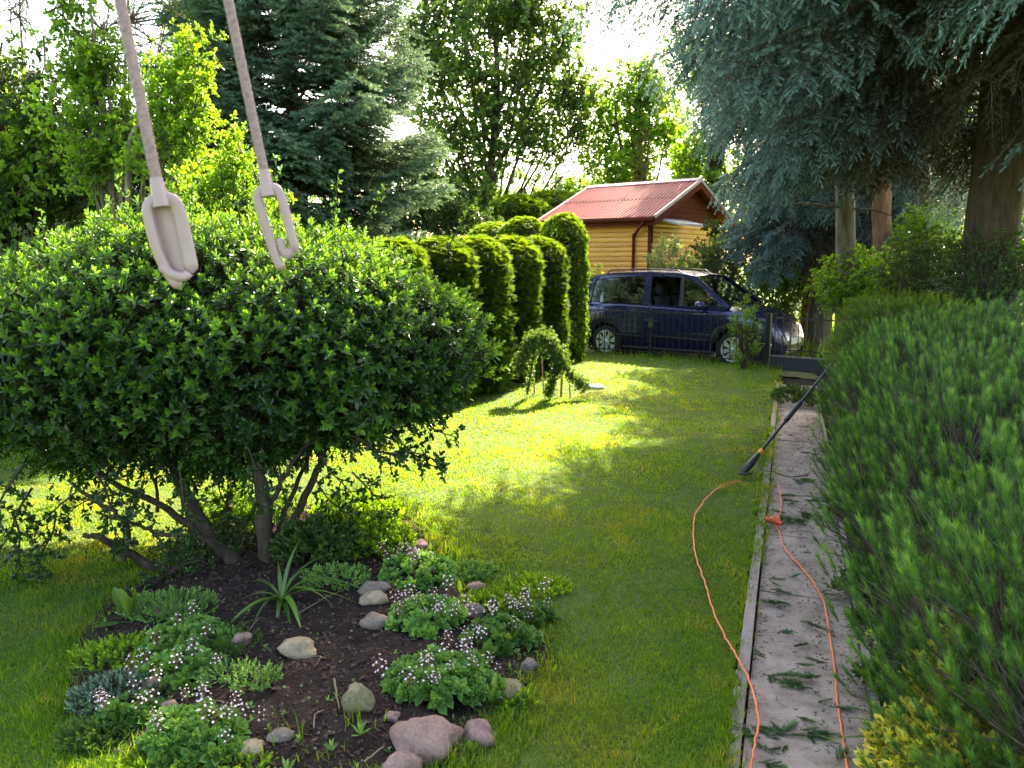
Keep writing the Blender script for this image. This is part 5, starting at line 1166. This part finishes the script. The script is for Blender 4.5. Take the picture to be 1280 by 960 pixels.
saxifrage(535, 768, 100, 50, 130, 44, 'saxifrage clump densest in pink flowers, right of the short stone row')
saxifrage(520, 716, 110, 36, 120, 22, 'saxifrage strip with stalky pale flowers behind the short stone row')
saxifrage(625, 792, 90, 50, 80, 26, 'loose saxifrage with lilac flowers at the right rim of the bed')
saxifrage(662, 765, 70, 40, 45, 22, 'thin white-flowered saxifrage at the lawn edge, farthest right', hgt=.04)
saxifrage(160, 880, 90, 70, 50, 26, 'straggly grey saxifrage with scattered white flowers at the left rim', hgt=.04)
# leafy ground cover at the back of the bed
def cover(name, label, cat, px, py, wpx, hpx, n, base, mat, H=.12, sc=1., kind=None, group=None, upr=.9, dpt=.7):
    q = gz(px, py + hpx * .3); R = wpx / 2 * q[1] / F; root = empty(name, q, label, cat, group, kind); T, D = [], []
    for i in range(n):
        a = rng.uniform(0, 6.283); r = math.sqrt(rng.uniform()); z = H * (1 - r * r) ** .5 * rng.uniform(.25, 1)
        T.append(q + (R * r * math.cos(a), R * dpt * r * math.sin(a), max(.01, z))); D.append((math.cos(a) * r + rng.normal(0, .3), math.sin(a) * r + rng.normal(0, .3) - .1, upr))
    part('foliage', [bake(base, frames(np.array(D)), np.array(T), sc * rng.uniform(.7, 1.25, n), age=rng.uniform(0, 1, n))], M_[mat], root, kind='stuff')
    return root, q, R
LSP = join(around(9, 15, 65, 0, .04, leaf4(.038, .018, .2, .1), 1, .7, .1, 1.)); LSP2 = join(around(7, 30, 75, 0, .03, leaf2(.022, .008), 1, .8, .2, 1.))
cover('ground_cover', 'yellow-green leafy ground cover at the back of the bed in the sun', 'plant', 455, 668, 125, 60, 420, LSP, 'fresh_lit_leaf', .20)
cover('ground_cover', 'darker leafy plants between the bush stem and the pinkish stones', 'plant', 398, 682, 110, 60, 330, LSP, 'shade_leaf', .20)
cover('ground_cover', 'fine mossy yellow stonecrop patch at the right of the bed', 'plant', 612, 750, 80, 44, 260, LSP2, 'fresh_lit_leaf', .04)
cover('ground_cover', 'grey-green feathery mat at the left rim of the bed', 'plant', 150, 850, 120, 90, 420, LSP2, 'spruce_green', .06)
cover('ground_cover', 'green mat under the bush near its left stems', 'plant', 215, 745, 120, 60, 330, LSP2, 'saxi_leaf', .06)
cover('ground_cover', 'leafy clump behind the bush stem on its right, with white specks', 'plant', 420, 718, 90, 40, 180, LSP2, 'saxi_leaf', .07)
cover('ground_cover', 'dark creeping plants filling the far end of the path', 'plant', 1000, 492, 60, 34, 420, LSP, 'shade_leaf', .18, 1.0, dpt=1.6)
cover('ground_cover', 'low yellow-green moss cushions along the right rim by the lawn', 'plant', 668, 720, 90, 60, 300, LSP2, 'fresh_lit_leaf', .035)
cover('ground_cover', 'leafy green plants behind the pink saxifrage strip, below the pinkish stones', 'plant', 585, 712, 70, 34, 150, LSP, 'saxi_leaf', .06, .8)
cover('ground_cover', 'ragged low greens at the lower left rim beside the flowers', 'plant', 120, 905, 90, 60, 240, LSP2, 'shade_leaf', .05)
cover('ground_cover', 'sunlit yellow-green leafy plants behind the bush stems toward the beige stones', 'plant', 445, 640, 110, 34, 300, LSP, 'fresh_lit_leaf', .13)
cover('ground_cover', 'weedy dark greens creeping round the foot of the bush on its left', 'plant', 250, 790, 150, 60, 200, LSP2, 'shade_leaf', .03)
cover('ground_cover', 'loose leafy weeds between the lilac flowers and the lawn', 'plant', 640, 860, 70, 60, 120, LSP2, 'fresh_lit_leaf', .035)
cover('ground_cover', 'grassy weeds in front of the saxifrage clumps at the bottom left', 'plant', 190, 960, 120, 40, 200, LSP2, 'fresh_lit_leaf', .035)
cover('ground_cover', 'low leafy mat on the soil under the left stem of the bush', 'plant', 300, 842, 100, 50, 120, LSP2, 'saxi_leaf', .03)
cover('ground_cover', 'mixed greens between the broad-leaved plant and the grey mat', 'plant', 150, 806, 110, 46, 220, LSP2, 'fresh_lit_leaf', .05)
cover('ground_cover', 'dark leafy weeds poking through the kerb under the nearest pine', 'weed', 1092, 842, 34, 40, 60, LSP, 'shade_leaf', .07, .8)
cover('ground_cover', 'creeping weeds on the right kerb under the middle pine', 'weed', 1078, 760, 26, 60, 50, LSP, 'shade_leaf', .05, .7)
cover('seedling_patch', 'small yellow-green seedlings at the bottom edge left of centre', 'plant', 310, 955, 60, 16, 40, LSP2, 'fresh_lit_leaf', .03)

def blades_plant(name, label, cat, base, leaves, mat, group=None):
    root = empty(name, base, label, cat, group)
    for (az, ln, lift, wd, drop) in leaves:
        a = math.radians(az); d = np.array((math.cos(a), math.sin(a), 0)); P = [base + d * ln * f * (.35 + .65 * f) * .9 + (0, 0, ln * (lift * f - drop * f ** 2.6)) for f in np.linspace(0, 1, 8)]
        P = np.array(P); s = np.cross(d, (0, 0, 1.)); V = []
        for i, p in enumerate(P):
            f = i / 7; w = wd * (.45 + 1.1 * f * (1 - f) * 2.2) * (1 - f ** 3) + .0006
            V += [p - s * w / 2 + (0, 0, w * .25), p, p + s * w / 2 + (0, 0, w * .25)]
        ii = np.arange(24).reshape(8, 3); Fl = np.stack([ii[:-1, :-1].ravel(), ii[:-1, 1:].ravel(), ii[1:, 1:].ravel(), ii[1:, :-1].ravel()], 1)
        part('leaf', [chunk(V, Fl, 0, rng.uniform(), rng.uniform(.2, .9), True)], M_[mat], root)
    return root
blades_plant('daylily', 'strap-leaved plant sprouting at the foot of the bush stem', 'plant', gz(352, 752), [(-120, .5, .42, .03, .5), (-60, .48, .5, .03, .55), (0, .5, .7, .03, .6), (-80, .30, .5, .026, .75), (-20, .34, .8, .024, .7), (15, .36, .75, .026, .6), (-50, .26, .75, .022, .8), (60, .3, .9, .022, .6), (110, .24, 1.0, .02, .4), (150, .3, .75, .02, .6), (-110, .3, .7, .02, .9), (-5, .42, .5, .02, .45), (30, .3, 1.1, .022, .4), (-65, .34, .35, .028, .45), (80, .28, 1.2, .02, .3), (190, .24, .7, .018, .6)], 'strap_leaf')
# broad-leaved plant at the left rim
def broad(name, label, base, leaves, mat):
    root = empty(name, base, label, 'plant')
    for az, el, st, L, Wd in leaves:
        a, b = math.radians(az), math.radians(el); d = np.array((math.cos(a) * math.cos(b), math.sin(a) * math.cos(b), math.sin(b))); e = base + d * st
        part('stalk', tube([base, base * .5 + e * .5 + (0, 0, st * .1), e], [.004, .003, .003], 5), M_[mat], root)
        M = frames(np.array([d + (0, 0, -.25)]), np.array([0.]))[0]
        V = []; n = 7
        for i in range(n + 1):
            f = i / n; w = Wd * math.sin(math.pi * min(1, f ** .8)) ** .8 / 2 + .001
            V += [(-w, -.25 * w + .06 * L * f * f * -1, L * f), (0, -.06 * L * f * f, L * f), (w, -.25 * w - .06 * L * f * f, L * f)]
        V = np.array(V) * (1, -1, 1); ii = np.arange(3 * (n + 1)).reshape(n + 1, 3); Fl = np.stack([ii[:-1, :-1].ravel(), ii[:-1, 1:].ravel(), ii[1:, 1:].ravel(), ii[1:, :-1].ravel()], 1)
        part('leaf', [chunk(V @ M.T + e, Fl, 0, rng.uniform(), rng.uniform(.3, 1), True)], M_[mat], root)
broad('hosta', 'broad-leaved plant with upright leaves at the left rim of the bed', gz(165, 778), [(150, 55, .06, .14, .075), (20, 70, .07, .13, .05), (90, 80, .05, .12, .05), (205, 12, .05, .13, .04), (30, 35, .05, .11, .035), (170, 75, .05, .13, .06), (60, 50, .04, .09, .03)], 'strap_leaf')
for px, py, s, lab in ((540, 693, .9, 'single upright glossy leaf pair just above the pink stones'), (565, 715, 1.1, 'dark upright leaf pair in the far flower strip'), (575, 745, .8, 'upright bright leaf between the flower clumps'), (618, 768, .8, 'lone dark upright leaf at the lawn edge of the bed'), (635, 812, 1.3, 'tall upright tulip-like leaves at the right rim'), (332, 862, .9, 'lone yellow-white sprout on the bare soil'), (615, 882, 1.2, 'glossy broad leaves beside the olive-brown stone'), (655, 890, 1.0, 'light green leaf tuft at the lower right bed edge'), (650, 905, .9, 'leaf tuft in the grass below the olive-brown stone'), (590, 948, .9, 'leaf tuft in front of the angular pink stone'), (690, 848, .8, 'small leaf tuft in the lawn right of the bed')):
    b = gz(px, py); broad('tulip_leaf', lab, b, [(rng.uniform(0, 360), rng.uniform(58, 82), .015, .085 * s * rng.uniform(.8, 1.2), .028 * s) for _ in range(3 if s < 1.05 else 6)], 'strap_leaf' if s > .85 else 'fresh_lit_leaf')
for px, py, s, lab in ((450, 915, 1.1, 'spiky bright green seedling below the mossy stone'), (415, 945, .9, 'small blue-green rosette near the bottom edge'), (358, 958, 1.2, 'larger pale rosette cut by the bottom edge'), (240, 845, .9, 'bluish rosette between the left flower clumps'), (420, 870, .5, 'tiny yellowish seedling on soil left of the mossy stone'), (290, 885, .5, 'tiny bright seedling beside the lower left clump')):
    b = gz(px, py); root = empty('seedling', b, lab, 'seedling')
    for c in around(11, 15, 70, .0, .02, leaf4(.05 * s, .014 * s, .2, .1), 1, .7, .3, 1.): part('leaf', [place(c, np.eye(3), b)], M_['saxi_leaf'], root)
b = gz(452, 912)
for px, py, s, n, lab in ((367, 925, .16, 8, 'thin grass tuft on the bare soil'), (455, 905, .12, 18, 'grass tuft wrapped round the spiky seedling'), (560, 960, .14, 30, 'grass tuft in front of the pink boulder'), (640, 915, .14, 26, 'grass tuft beside the olive-brown stone'), (190, 935, .12, 26, 'grass tuft left of the lower left clump'), (395, 950, .07, 14, 'short grass tuft at the bottom edge of the soil')):
    b = gz(px, py); k = n; xx = b[0] + rng.normal(0, .02 + n * .001, k); yy = b[1] + rng.normal(0, .02, k)
    thing('grass_tuft', blade_chunk(xx, yy, np.full(k, b[2]), rng.uniform(.4, 1, k) * s, np.full(k, .004), .6, rng.uniform(0, .8, k)), M_['grass'], b, lab, 'grass tuft')
# twigs and dry stalks lying on the soil
for (p0, p1, lab) in (((258, 815), (312, 775), 'pale dry twig pointing at the bush stem, left one'), ((285, 822), (325, 780), 'longer pale twig pointing at the bush stem, right one'), ((418, 858), (424, 882), 'short thick twig left of the mossy stone'), ((395, 822), (396, 838), 'thin upright-looking twig on the dark soil'), ((372, 768), (438, 738), 'dry stalk from the strap-leaved plant to the stone row'), ((392, 905), (405, 890), 'tiny twig below the mossy stone'), ((455, 955), (480, 935), 'dry twig left of the pink boulder')):
    a, b = gz(*p0), gz(*p1); P = smoothpath([a + (0, 0, .012), (a + b) / 2 + (rng.normal(0, .01), rng.normal(0, .01), .022), b + (0, 0, .012)], 4, .001)
    thing('twig', tube(P, np.linspace(.0035, .0015, len(P)) * (1.5 if 'thick' in lab else 1), 5), M_['twig_pale'], a, lab, 'twig')

# ============================================================ plants hanging into the path, right side
b = PP(2.85, .34, -.01)
blades_plant('spiderwort', 'arching strap-leaved plant with a violet flower leaning over the path', 'plant', b, [(178, .46, .55, .016, .50), (195, .40, .85, .016, .85), (165, .30, 1.0, .014, .4), (120, .24, 1.2, .012, .3), (210, .36, .50, .014, .65), (240, .32, .55, .012, .6), (150, .34, .8, .013, .6), (200, .2, 1.3, .012, .3)], 'shade_leaf')
vf = W(1050, 851, 3.05); r = empty('violet_flower', vf, 'tiny violet flower on the arching leaves over the path', 'flower')
part('stalk', tube([b, (b + vf) / 2 + (0, 0, .05), vf], .0015, 4), M_['shade_leaf'], r)
for k in range(3):
    a = k * 2.094; part('petal', [place(leaf4(.013, .012, .1, .1), frames(np.array([[math.cos(a), -.4, math.sin(a)]]))[0], vf, 1, .5, .5)], M_['petal_violet'], r)
pk = W(1092, 806, 3.2); r = empty('pink_flower', (pk[0] + .05, pk[1], -.03), 'small plant with round leaves and pink blossoms poking from under the pine', 'plant')
part('stalk', tube([(pk[0] + .08, pk[1], -.03), pk + (.03, 0, -.05), pk], .002, 4), M_['shade_leaf'], r)
for k in range(9): part('blossom', [place(join_c, frames(rng.normal(0, 1, (1, 3)))[0], pk + rng.normal(0, .018, 3), 1, .5, rng.uniform()) for join_c in [leaf4(.014, .012, .2, .2)] * 3], M_['petal_pink'], r)
for px, py, az in ((1074, 802, 170), (1098, 788, 60), (1080, 790, 110)): part('leaf', [place(leaf4(.055, .045, .1, .1), frames(np.array([[math.cos(math.radians(az)), -.3, .5]]))[0], W(px + 6, py + 4, 3.2), 1, .6, .9)], M_['fresh_lit_leaf'], r)
for px, py, lab in ((1064, 722, 'dark leafy weed at the slab edge under the middle pine'), (1052, 735, 'grey-green small weed at the slab seam'), (1045, 640, 'low weed on the right kerb farther up the path')):
    q = G(px, py); cover('path_weed', lab, 'weed', px, py, 22, 16, 26, LSP, 'shade_leaf', .05, .8)
q = G(1055, 925); blades_plant('grass_weed', 'dark grassy weed at the right slab edge near the bottom', 'plant', PP(2.45, .27, -.01), [(150 + 30 * k, .22, .8, .008, .55) for k in range(6)], 'shade_leaf')

# yellow-leaved bush at the bottom right
def goldleaf():
    ch = []
    for c in around(10, 10, 70, 0, .035, leaf4(.048, .028, .2, .1), 1.1, .8, 0, 1): ch.append(c)
    out = []
    for c in ch:
        out.append(c); V = c[0]; ctr = V[[0, 3, 6]].mean(0); nrm = np.cross(V[1] - V[0], V[5] - V[0]); nrm /= np.linalg.norm(nrm) + 1e-9
        W2 = ctr + (V - ctr) * (.42, .42, .42) ; 
        for sgn in (-1, 1): out.append(chunk(W2 + nrm * .0012 * sgn, c[1], 2, .5, .5))
    for c in out[0:]: pass
    return out
gm = []
for _ in range(2):
    ch = tube([(0, 0, 0), (0, 0, .2)], [.004, .002], 4, 1, cap=False)
    for i in range(11):
        a = i * 2.4; r_ = .085 * math.sqrt((i + .5) / 11); e = np.array((r_ * math.cos(a), r_ * math.sin(a), .2 - r_ * .3)); M = frames(np.array([[e[0] * 3, e[1] * 3, .6]]))[0]
        for c in goldleaf(): 
            d = place(c, M, e, rng.uniform(.8, 1.15)); d[2] = c[2]; ch.append(d)
    gm.append(mesh_from('gold_branch', ch, [M_['gold_leaf'], M_['bark_twig'], M_['gold_leaf_centre']]))
mound('variegated_bush', 'yellow-and-green variegated bush at the bottom right corner', 'bush', tuple(W(1208, 985, 2.25)), (.22, .20, .17), 60, gm, 'gold_branch', .17, floor=.1, mind=.085, ex=2.2)
mound('variegated_bush', 'yellow variegated shoots under the near pine at the right', 'bush', tuple(W(1245, 862, 2.45)), (.16, .14, .20), 34, gm, 'gold_branch', .17, floor=.1, mind=.09, ex=2.2)

# drooping juniper and the slab behind the pines
JN = [spruce_branch('juniper_branch', .9, [M_['spruce_green'], M_['bark_twig']], .42, .0, .5, 1.3, shoots=[pinf(16, .09, 28, .02, .004, .5, 1.)], bare=.1, width=.3)]
c = W(1268, 400, 7.6); root = empty('drooping_juniper', (c[0], c[1], 0), 'feathery drooping juniper sprays below the thick spruce trunk', 'shrub')
part('trunk', tube([(c[0], c[1], -.05), (c[0], c[1], 1.25)], [.04, .02], 7), M_['bark_dark'], root)
for i in range(30):
    z = rng.uniform(.75, 1.4); inst('branch', JN[0], root, Matrix.Translation((c[0], c[1], z)) @ Matrix.Rotation(i * 2.4, 4, 'Z') @ Matrix.Rotation(-math.radians(rng.uniform(10, 35)), 4, 'Y') @ Matrix.Scale(rng.uniform(.7, 1.1), 4))
q = W(1215, 352, 9.4); bn = empty('stone_bench', (q[0], q[1], 0), 'weathered grey slab bench behind the juniper', 'bench')
part('seat', [box((q[0], q[1], q[2]), (.95, .42, .09), -.1)], M_['slab_bench'], bn)
for s in (-.35, .35): part('leg', [box((q[0] + s, q[1], q[2] / 2 - .05), (.14, .34, q[2] - .02), -.1)], M_['slab_bench'], bn)

# ============================================================ small weeping larch with its stakes
tb = G(688, 500); lb = G(660, 497)
wr = empty('weeping_tree', tb, 'small weeping tree trained over stakes on the lawn', 'tree')
FL = join(around(8, 0, 80, 0, .02, leaf2(.026, .012), 1, .8, .1, 1.))
D = float(tb[1])
def strand(pts, n, r, s=1.):
    P = smoothpath([W(*q) for q in pts], 6, .004); part('stem', tube(P, np.linspace(.016, .006, len(P)), 6), M_['bark_twig'], wr)
    k = rng.uniform(0, len(P) - 1.01, n); i = k.astype(int); T = P[i] + (P[i + 1] - P[i]) * (k - i)[:, None] + rng.normal(0, r, (n, 3)); part('foliage', [bake(FL, frames(rng.normal(0, 1, (n, 3)) + (0, 0, .3)), T, s * rng.uniform(.8, 1.3, n), age=rng.uniform(0, 1, n))], M_['oak_leaf'], wr, kind='stuff')
strand([(659, 492, D + .1), (664, 465, D + .1), (668, 442, D), (672, 428, D), (684, 424, D)], 260, .03)
strand([(692, 428, D), (676, 420, D), (664, 424, D - .1), (656, 440, D - .1), (652, 456, D - .1), (648, 462, D - .1)], 800, .048)
strand([(676, 424, D), (686, 424, D + .1), (694, 436, D), (696, 446, D)], 500, .046)
strand([(694, 440, D), (696, 456, D), (692, 472, D), (688, 484, D), (686, 496, D)], 500, .035)
strand([(696, 448, D), (704, 454, D), (712, 468, D), (724, 478, D), (731, 484, D)], 600, .04)
for x0_, y0_, x1_, y1_, lab in ((680, 492, 677, 446, 'thin middle stake under the weeping tree'), (701, 496, 704, 430, 'tall stout stake right of the weeping tree'), (668, 494, 667, 452, 'left stake beside the weeping tree foliage'), (713, 498, 712, 480, 'short thin stake below the weeping tree tip')):
    a = G(x0_, y0_); t = W(x1_, y1_, a[1]); thing('stake', tube([a - (0, 0, .08), t], [.017 if 'stout' in lab else .010, .014 if 'stout' in lab else .009], 7), M_['stake'], a, lab, 'stake')
q = G(744, 486); thing('round_lid', [lathe([(.001, .035), (.10, .03), (.125, .018), (.13, 0)], 20, 0, lambda v: (q[0] + v[0], q[1] + v[1], q[2] + v[2] + .025))], M_['lid'], q, 'pale round lid lying on the lawn by the weeping tree', 'lid')

# ============================================================ the long-handled trimmer and the cords
a = G(930, 597); a[2] = .05; t = W(1040, 455, 6.9)
u = (t - a); Lp = np.linalg.norm(u); u = u / Lp
tr = empty('long_handled_trimmer', a, 'black long-handled trimmer with orange collar leaning on the pine hedge', 'garden tool')
part('pole', tube([a + u * .16, t], [.0125, .0125], 10), M_['pole_black'], tr)
part('collar', tube([a + u * .215, a + u * .26], [.021, .021], 12), M_['orange_plastic'], tr)
part('head', tube([a + u * .24, a + u * .17, a + u * .10, a + u * .02 + (-.01, 0, -.006), a + (-.03, 0, -.02)], [.017, .022, .032, .028, .010], 10), M_['pole_black'], tr)
part('guard', tube([a + (-.05, .01, -.018), a + (.0, -.02, -.015), a + (.06, -.02, -.01)], [.006, .016, .006], 6), M_['black_iron'], tr)
part('grip', tube([a + u * .62, a + u * .86], [.021, .021], 10), M_['dark_trim'], tr)
def cord(pts, z, label, rad=.0048):
    P = smoothpath([G(px, py, zz) for (px, py), zz in zip(pts, z)], 7); onl = path_so(P[:, 0], P[:, 1])[1] < -HW; P[:, 2] += np.where(onl, undul(P[:, 0], P[:, 1]), 0) + .003 * np.sin(np.arange(len(P)) * 1.3); P[1:-1, :2] += rng.normal(0, .002, (len(P) - 2, 2))
    c = thing('extension_cord', tube(P, rad, 7), M_['cord'], P[0], label, 'cord'); return P
c1 = [(926, 601), (905, 606), (885, 620), (870, 640), (867, 662), (869, 690), (880, 720), (890, 752), (905, 790), (917, 812), (932, 842), (943, 870), (948, 900), (944, 928), (939, 960), (936, 1000)]
cord(c1, [.04] * 12 + [.03, .02, .01, .0], 'thin orange cord winding over the lawn from the trimmer to the kerb')
c2 = [(969, 652), (975, 668), (983, 688), (1000, 707), (1020, 733), (1031, 757), (1037, 790), (1041, 820), (1045, 860), (1050, 900), (1056, 940), (1064, 1000)]
cord(c2, [.0] + [-.008] * 11, 'orange cord running down the middle of the path from the connector')
cord([(969, 652), (976, 640), (976, 622), (973, 606)], [.0, .0, .0, .02], 'short reddish cord piece running up the kerb from the connector')
k0 = G(968, 654, .01); kr = empty('cord_connector', k0, 'red cord plug and knot lying at the lawn edge', 'plug')
part('plug', tube([k0 + (-.05, .03, .02), k0 + (0, 0, .02), k0 + (.035, -.05, .012)], [.016, .022, .012], 9), M_['red_plastic'], kr)
part('knot', tube([k0 + (.035 * math.cos(t_) , .035 * math.sin(t_) + .01, .03 + .012 * math.sin(2 * t_)) for t_ in np.linspace(0, 11, 30)], .0055, 6), M_['cord'], kr)

# ============================================================ cut sprigs lying on the path
CL = []
for kk in range(8):
    ch = tube([(0, 0, 0), (.03, .004, .003), (.075, 0, 0)], [.003, .0025, .0015], 4, 1, cap=False); sb = join([pinf(110, .06, 60, .019, .0042, .1, 1.)]); T = [(.03, 0, 0)]; Dn = [(1, .05, .05)]
    for i in range([0, 1, 2, 4, 0, 1, 3, 2][kk]): T.append((.008 + .016 * i + rng.uniform(-.005, .005), 0, 0)); Dn.append((rng.uniform(.6, 1.3), (-1) ** i * rng.uniform(.3, .9), rng.uniform(-.1, .25)))
    ch.append(bake(sb, frames(np.array(Dn)), np.array(T), np.array([1.1] + [.75] * (len(T) - 1)), age=rng.uniform(.2, 1, len(T)))); CL.append(mesh_from('sprig', ch, [M_['clipping'], M_['bark_twig']]))
clips = [(1000, 567, 1.0, 3), (1021, 571, 1, 2), (992, 590, .8, 1), (1020, 601, 1.5, 3), (1034, 604, 1.2, 2), (1005, 605, 1.4, 1), (994, 620, 1.4, 3), (985, 632, 1.2, 2), (1000, 628, 1.2, 1), (997, 641, 1.5, 3), (1007, 652, 1.7, 3), (988, 650, 1.5, 3), (982, 643, 1.2, 2), (1012, 646, 1.3, 1), (1030, 628, 1.4, 3), (1038, 637, 1., 1), (1050, 727, 1.3, 3), (985, 724, 1.2, 0), (962, 738, 1.4, 1), (977, 735, .7, 1), (988, 757, 1.5, 3), (966, 758, 1.2, 0), (1000, 778, 1.5, 1), (1018, 783, 1.1, 0), (971, 793, .9, 3), (1010, 806, 1.2, 1), (958, 825, 1.1, 1), (994, 832, .8, 3), (964, 846, 1.3, 3), (978, 846, 1.3, 1), (1016, 863, 1.2, 3), (1027, 847, 1.2, 2), (1034, 831, .9, 1), (987, 861, .6, 0), (950, 925, 1.3, 3), (966, 921, 1.3, 1), (975, 926, 1.2, 1), (990, 922, 1.6, 3), (1000, 914, 1.4, 2), (1010, 918, 1.6, 3), (1020, 922, 1.2, 1), (985, 935, 1.1, 1), (975, 946, 1.2, 0), (1040, 886, 1.0, 3), (948, 955, 1.2, 2), (1024, 742, 1., 2), (960, 725, 1., 1), (1000, 692, .7, 0), (1022, 880, .8, 1), (985, 545, .9, 2), (1012, 535, .8, 1), (955, 845, 1, 2), (1045, 950, 1., 2), (995, 898, .9, 2), (1035, 660, .8, 1)]
for px, py, s, k in clips:
    q = G(px, py, -.012); far = 'far end of the path' if py < 615 else 'heap beside the red cord plug' if py < 670 else None
    lab = {None: ('cut green spruce sprig lying by the left kerb' if px < 980 and py < 900 else 'cut spruce sprig in the lowest heap near the bottom edge' if py > 890 else 'cut spruce sprig beside the orange cord on the slabs' if abs(px - 1030) < 22 else 'cut spruce sprig lying loose on the middle slabs')}.get(far, 'cut spruce sprig in the ' + str(far) if far and 'heap' in far else 'cut spruce sprig at the far end of the path')
    o = bpy.data.objects.new('cut_sprig', CL[k + 4 * int(rng.integers(0, 2))]); COL.objects.link(o); ang = rng.choice([0, math.pi]) + rng.normal(0, .5) - .2
    o.matrix_basis = Matrix.Translation(Vector((q[0], q[1], -.004))) @ Matrix.Rotation(ang, 4, 'Z') @ Matrix.Rotation(rng.normal(0, .3), 4, 'X') @ Matrix.Scale(s * rng.uniform(.65, 1.05), 4); tag(o, lab, 'cut sprig', 'spruce clippings on the path: ' + lab.split('sprig ')[1])
r_ = empty('cut_branch', G(965, 592, .04), 'long pale-green cut branch lying from the lawn onto the path', 'branch')
P = smoothpath([G(950, 588, .05), G(968, 590, .05), G(985, 596, .02), G(1010, 594, .01)], 4); part('twig', tube(P, np.linspace(.003, .006, len(P)), 5), M_['bark_twig'], r_)
T = P[rng.integers(0, 9, 40)] + rng.normal(0, .012, (40, 3)); part('foliage', [bake(join([pinf(14, .05, 40, .018, .0035, .2, 1.)]), frames(np.c_[rng.normal(-.8, .3, 40), rng.normal(0, .5, 40), rng.normal(.1, .2, 40)]), T, .9)], M_['pale_leaf'], r_, kind='stuff')
# needle litter on the slabs
n = 3600; s = rng.uniform(1.3, 11.5, n) ** 1.0; o = rng.normal(0, .5, n); o = np.where(rng.uniform(0, 1, n) < .5, -HW + np.abs(rng.normal(0, .05, n)), rng.uniform(-HW, HW, n)); o = np.where(rng.uniform(0, 1, n) < .25, HW - np.abs(rng.normal(0, .05, n)), o)
q = P0[None] + PD[None] * s[:, None] + PN[None] * o[:, None]
thing('needle_litter', [bake(join([leaf2(.017, .0035)]), frames(np.c_[rng.normal(0, 1, (n, 2)), rng.normal(0, .05, n)]), np.c_[q, np.full(n, -.014)], rng.uniform(.5, 1.6, n))], M_['mulch'], (0, 0, 0), 'dry needles and crumbs strewn on the path', kind='stuff')

# scattered weeds and seedlings over the bed soil
wd = join(around(6, 10, 60, 0, .012, leaf2(.020, .009), 1, .8, .2, 1.)); n = 900
x = rng.uniform(x0, x1, n); y = rng.uniform(y0, y1, n); e_ = dist_poly(x, y, BED); w = in_poly(x, y, BED) & (rng.uniform(0, 1, n) < np.exp(-e_ / .18) + .10); x, y = x[w], y[w]; n = len(x)
thing('bed_weeds', [bake(wd, frames(rng.normal(0, .25, (n, 3)) + (0, 0, 1)), np.stack([x, y, soilz(x, y)], 1), rng.uniform(.5, 1.6, n))], M_['saxi_leaf'], (0, 0, 0), 'tiny weeds and seedlings sprinkled over the bed soil', kind='stuff')
n = 5000; x = rng.uniform(x0 - .05, x1 + .05, n); y = rng.uniform(y0 - .05, y1, n); e_ = dist_poly(x, y, BED); w = (e_ < .05 + rng.exponential(.07, n)) & in_poly(x, y, BED); x, y = x[w], y[w]; n = len(x)
thing('edge_grass', blade_chunk(x, y, soilz(x, y) - .005, rng.uniform(.02, .075, n), np.full(n, .0035), .9, rng.uniform(0, 1, n)), M_['grass'], (0, 0, 0), 'long grass creeping over the rim of the flower bed', kind='stuff')

# green crumbs of the clippings, thickest under the hedge
n = 1500; s = rng.uniform(1.3, 9.5, n); o = HW - np.abs(rng.normal(0, .16, n)); q = P0[None] + PD[None] * s[:, None] + PN[None] * np.maximum(o, -HW)[:, None]
thing('clipping_crumbs', [bake(join([pinf(7, .012, 50, .010, .0028, 0, 1)]), frames(np.c_[rng.normal(0, 1, (n, 2)), rng.uniform(0, .2, n)]), np.c_[q, np.full(n, -.012)], rng.uniform(.5, 1.7, n))], M_['clipping'], (0, 0, 0), 'green crumbs of needles scattered over the path slabs', kind='stuff')
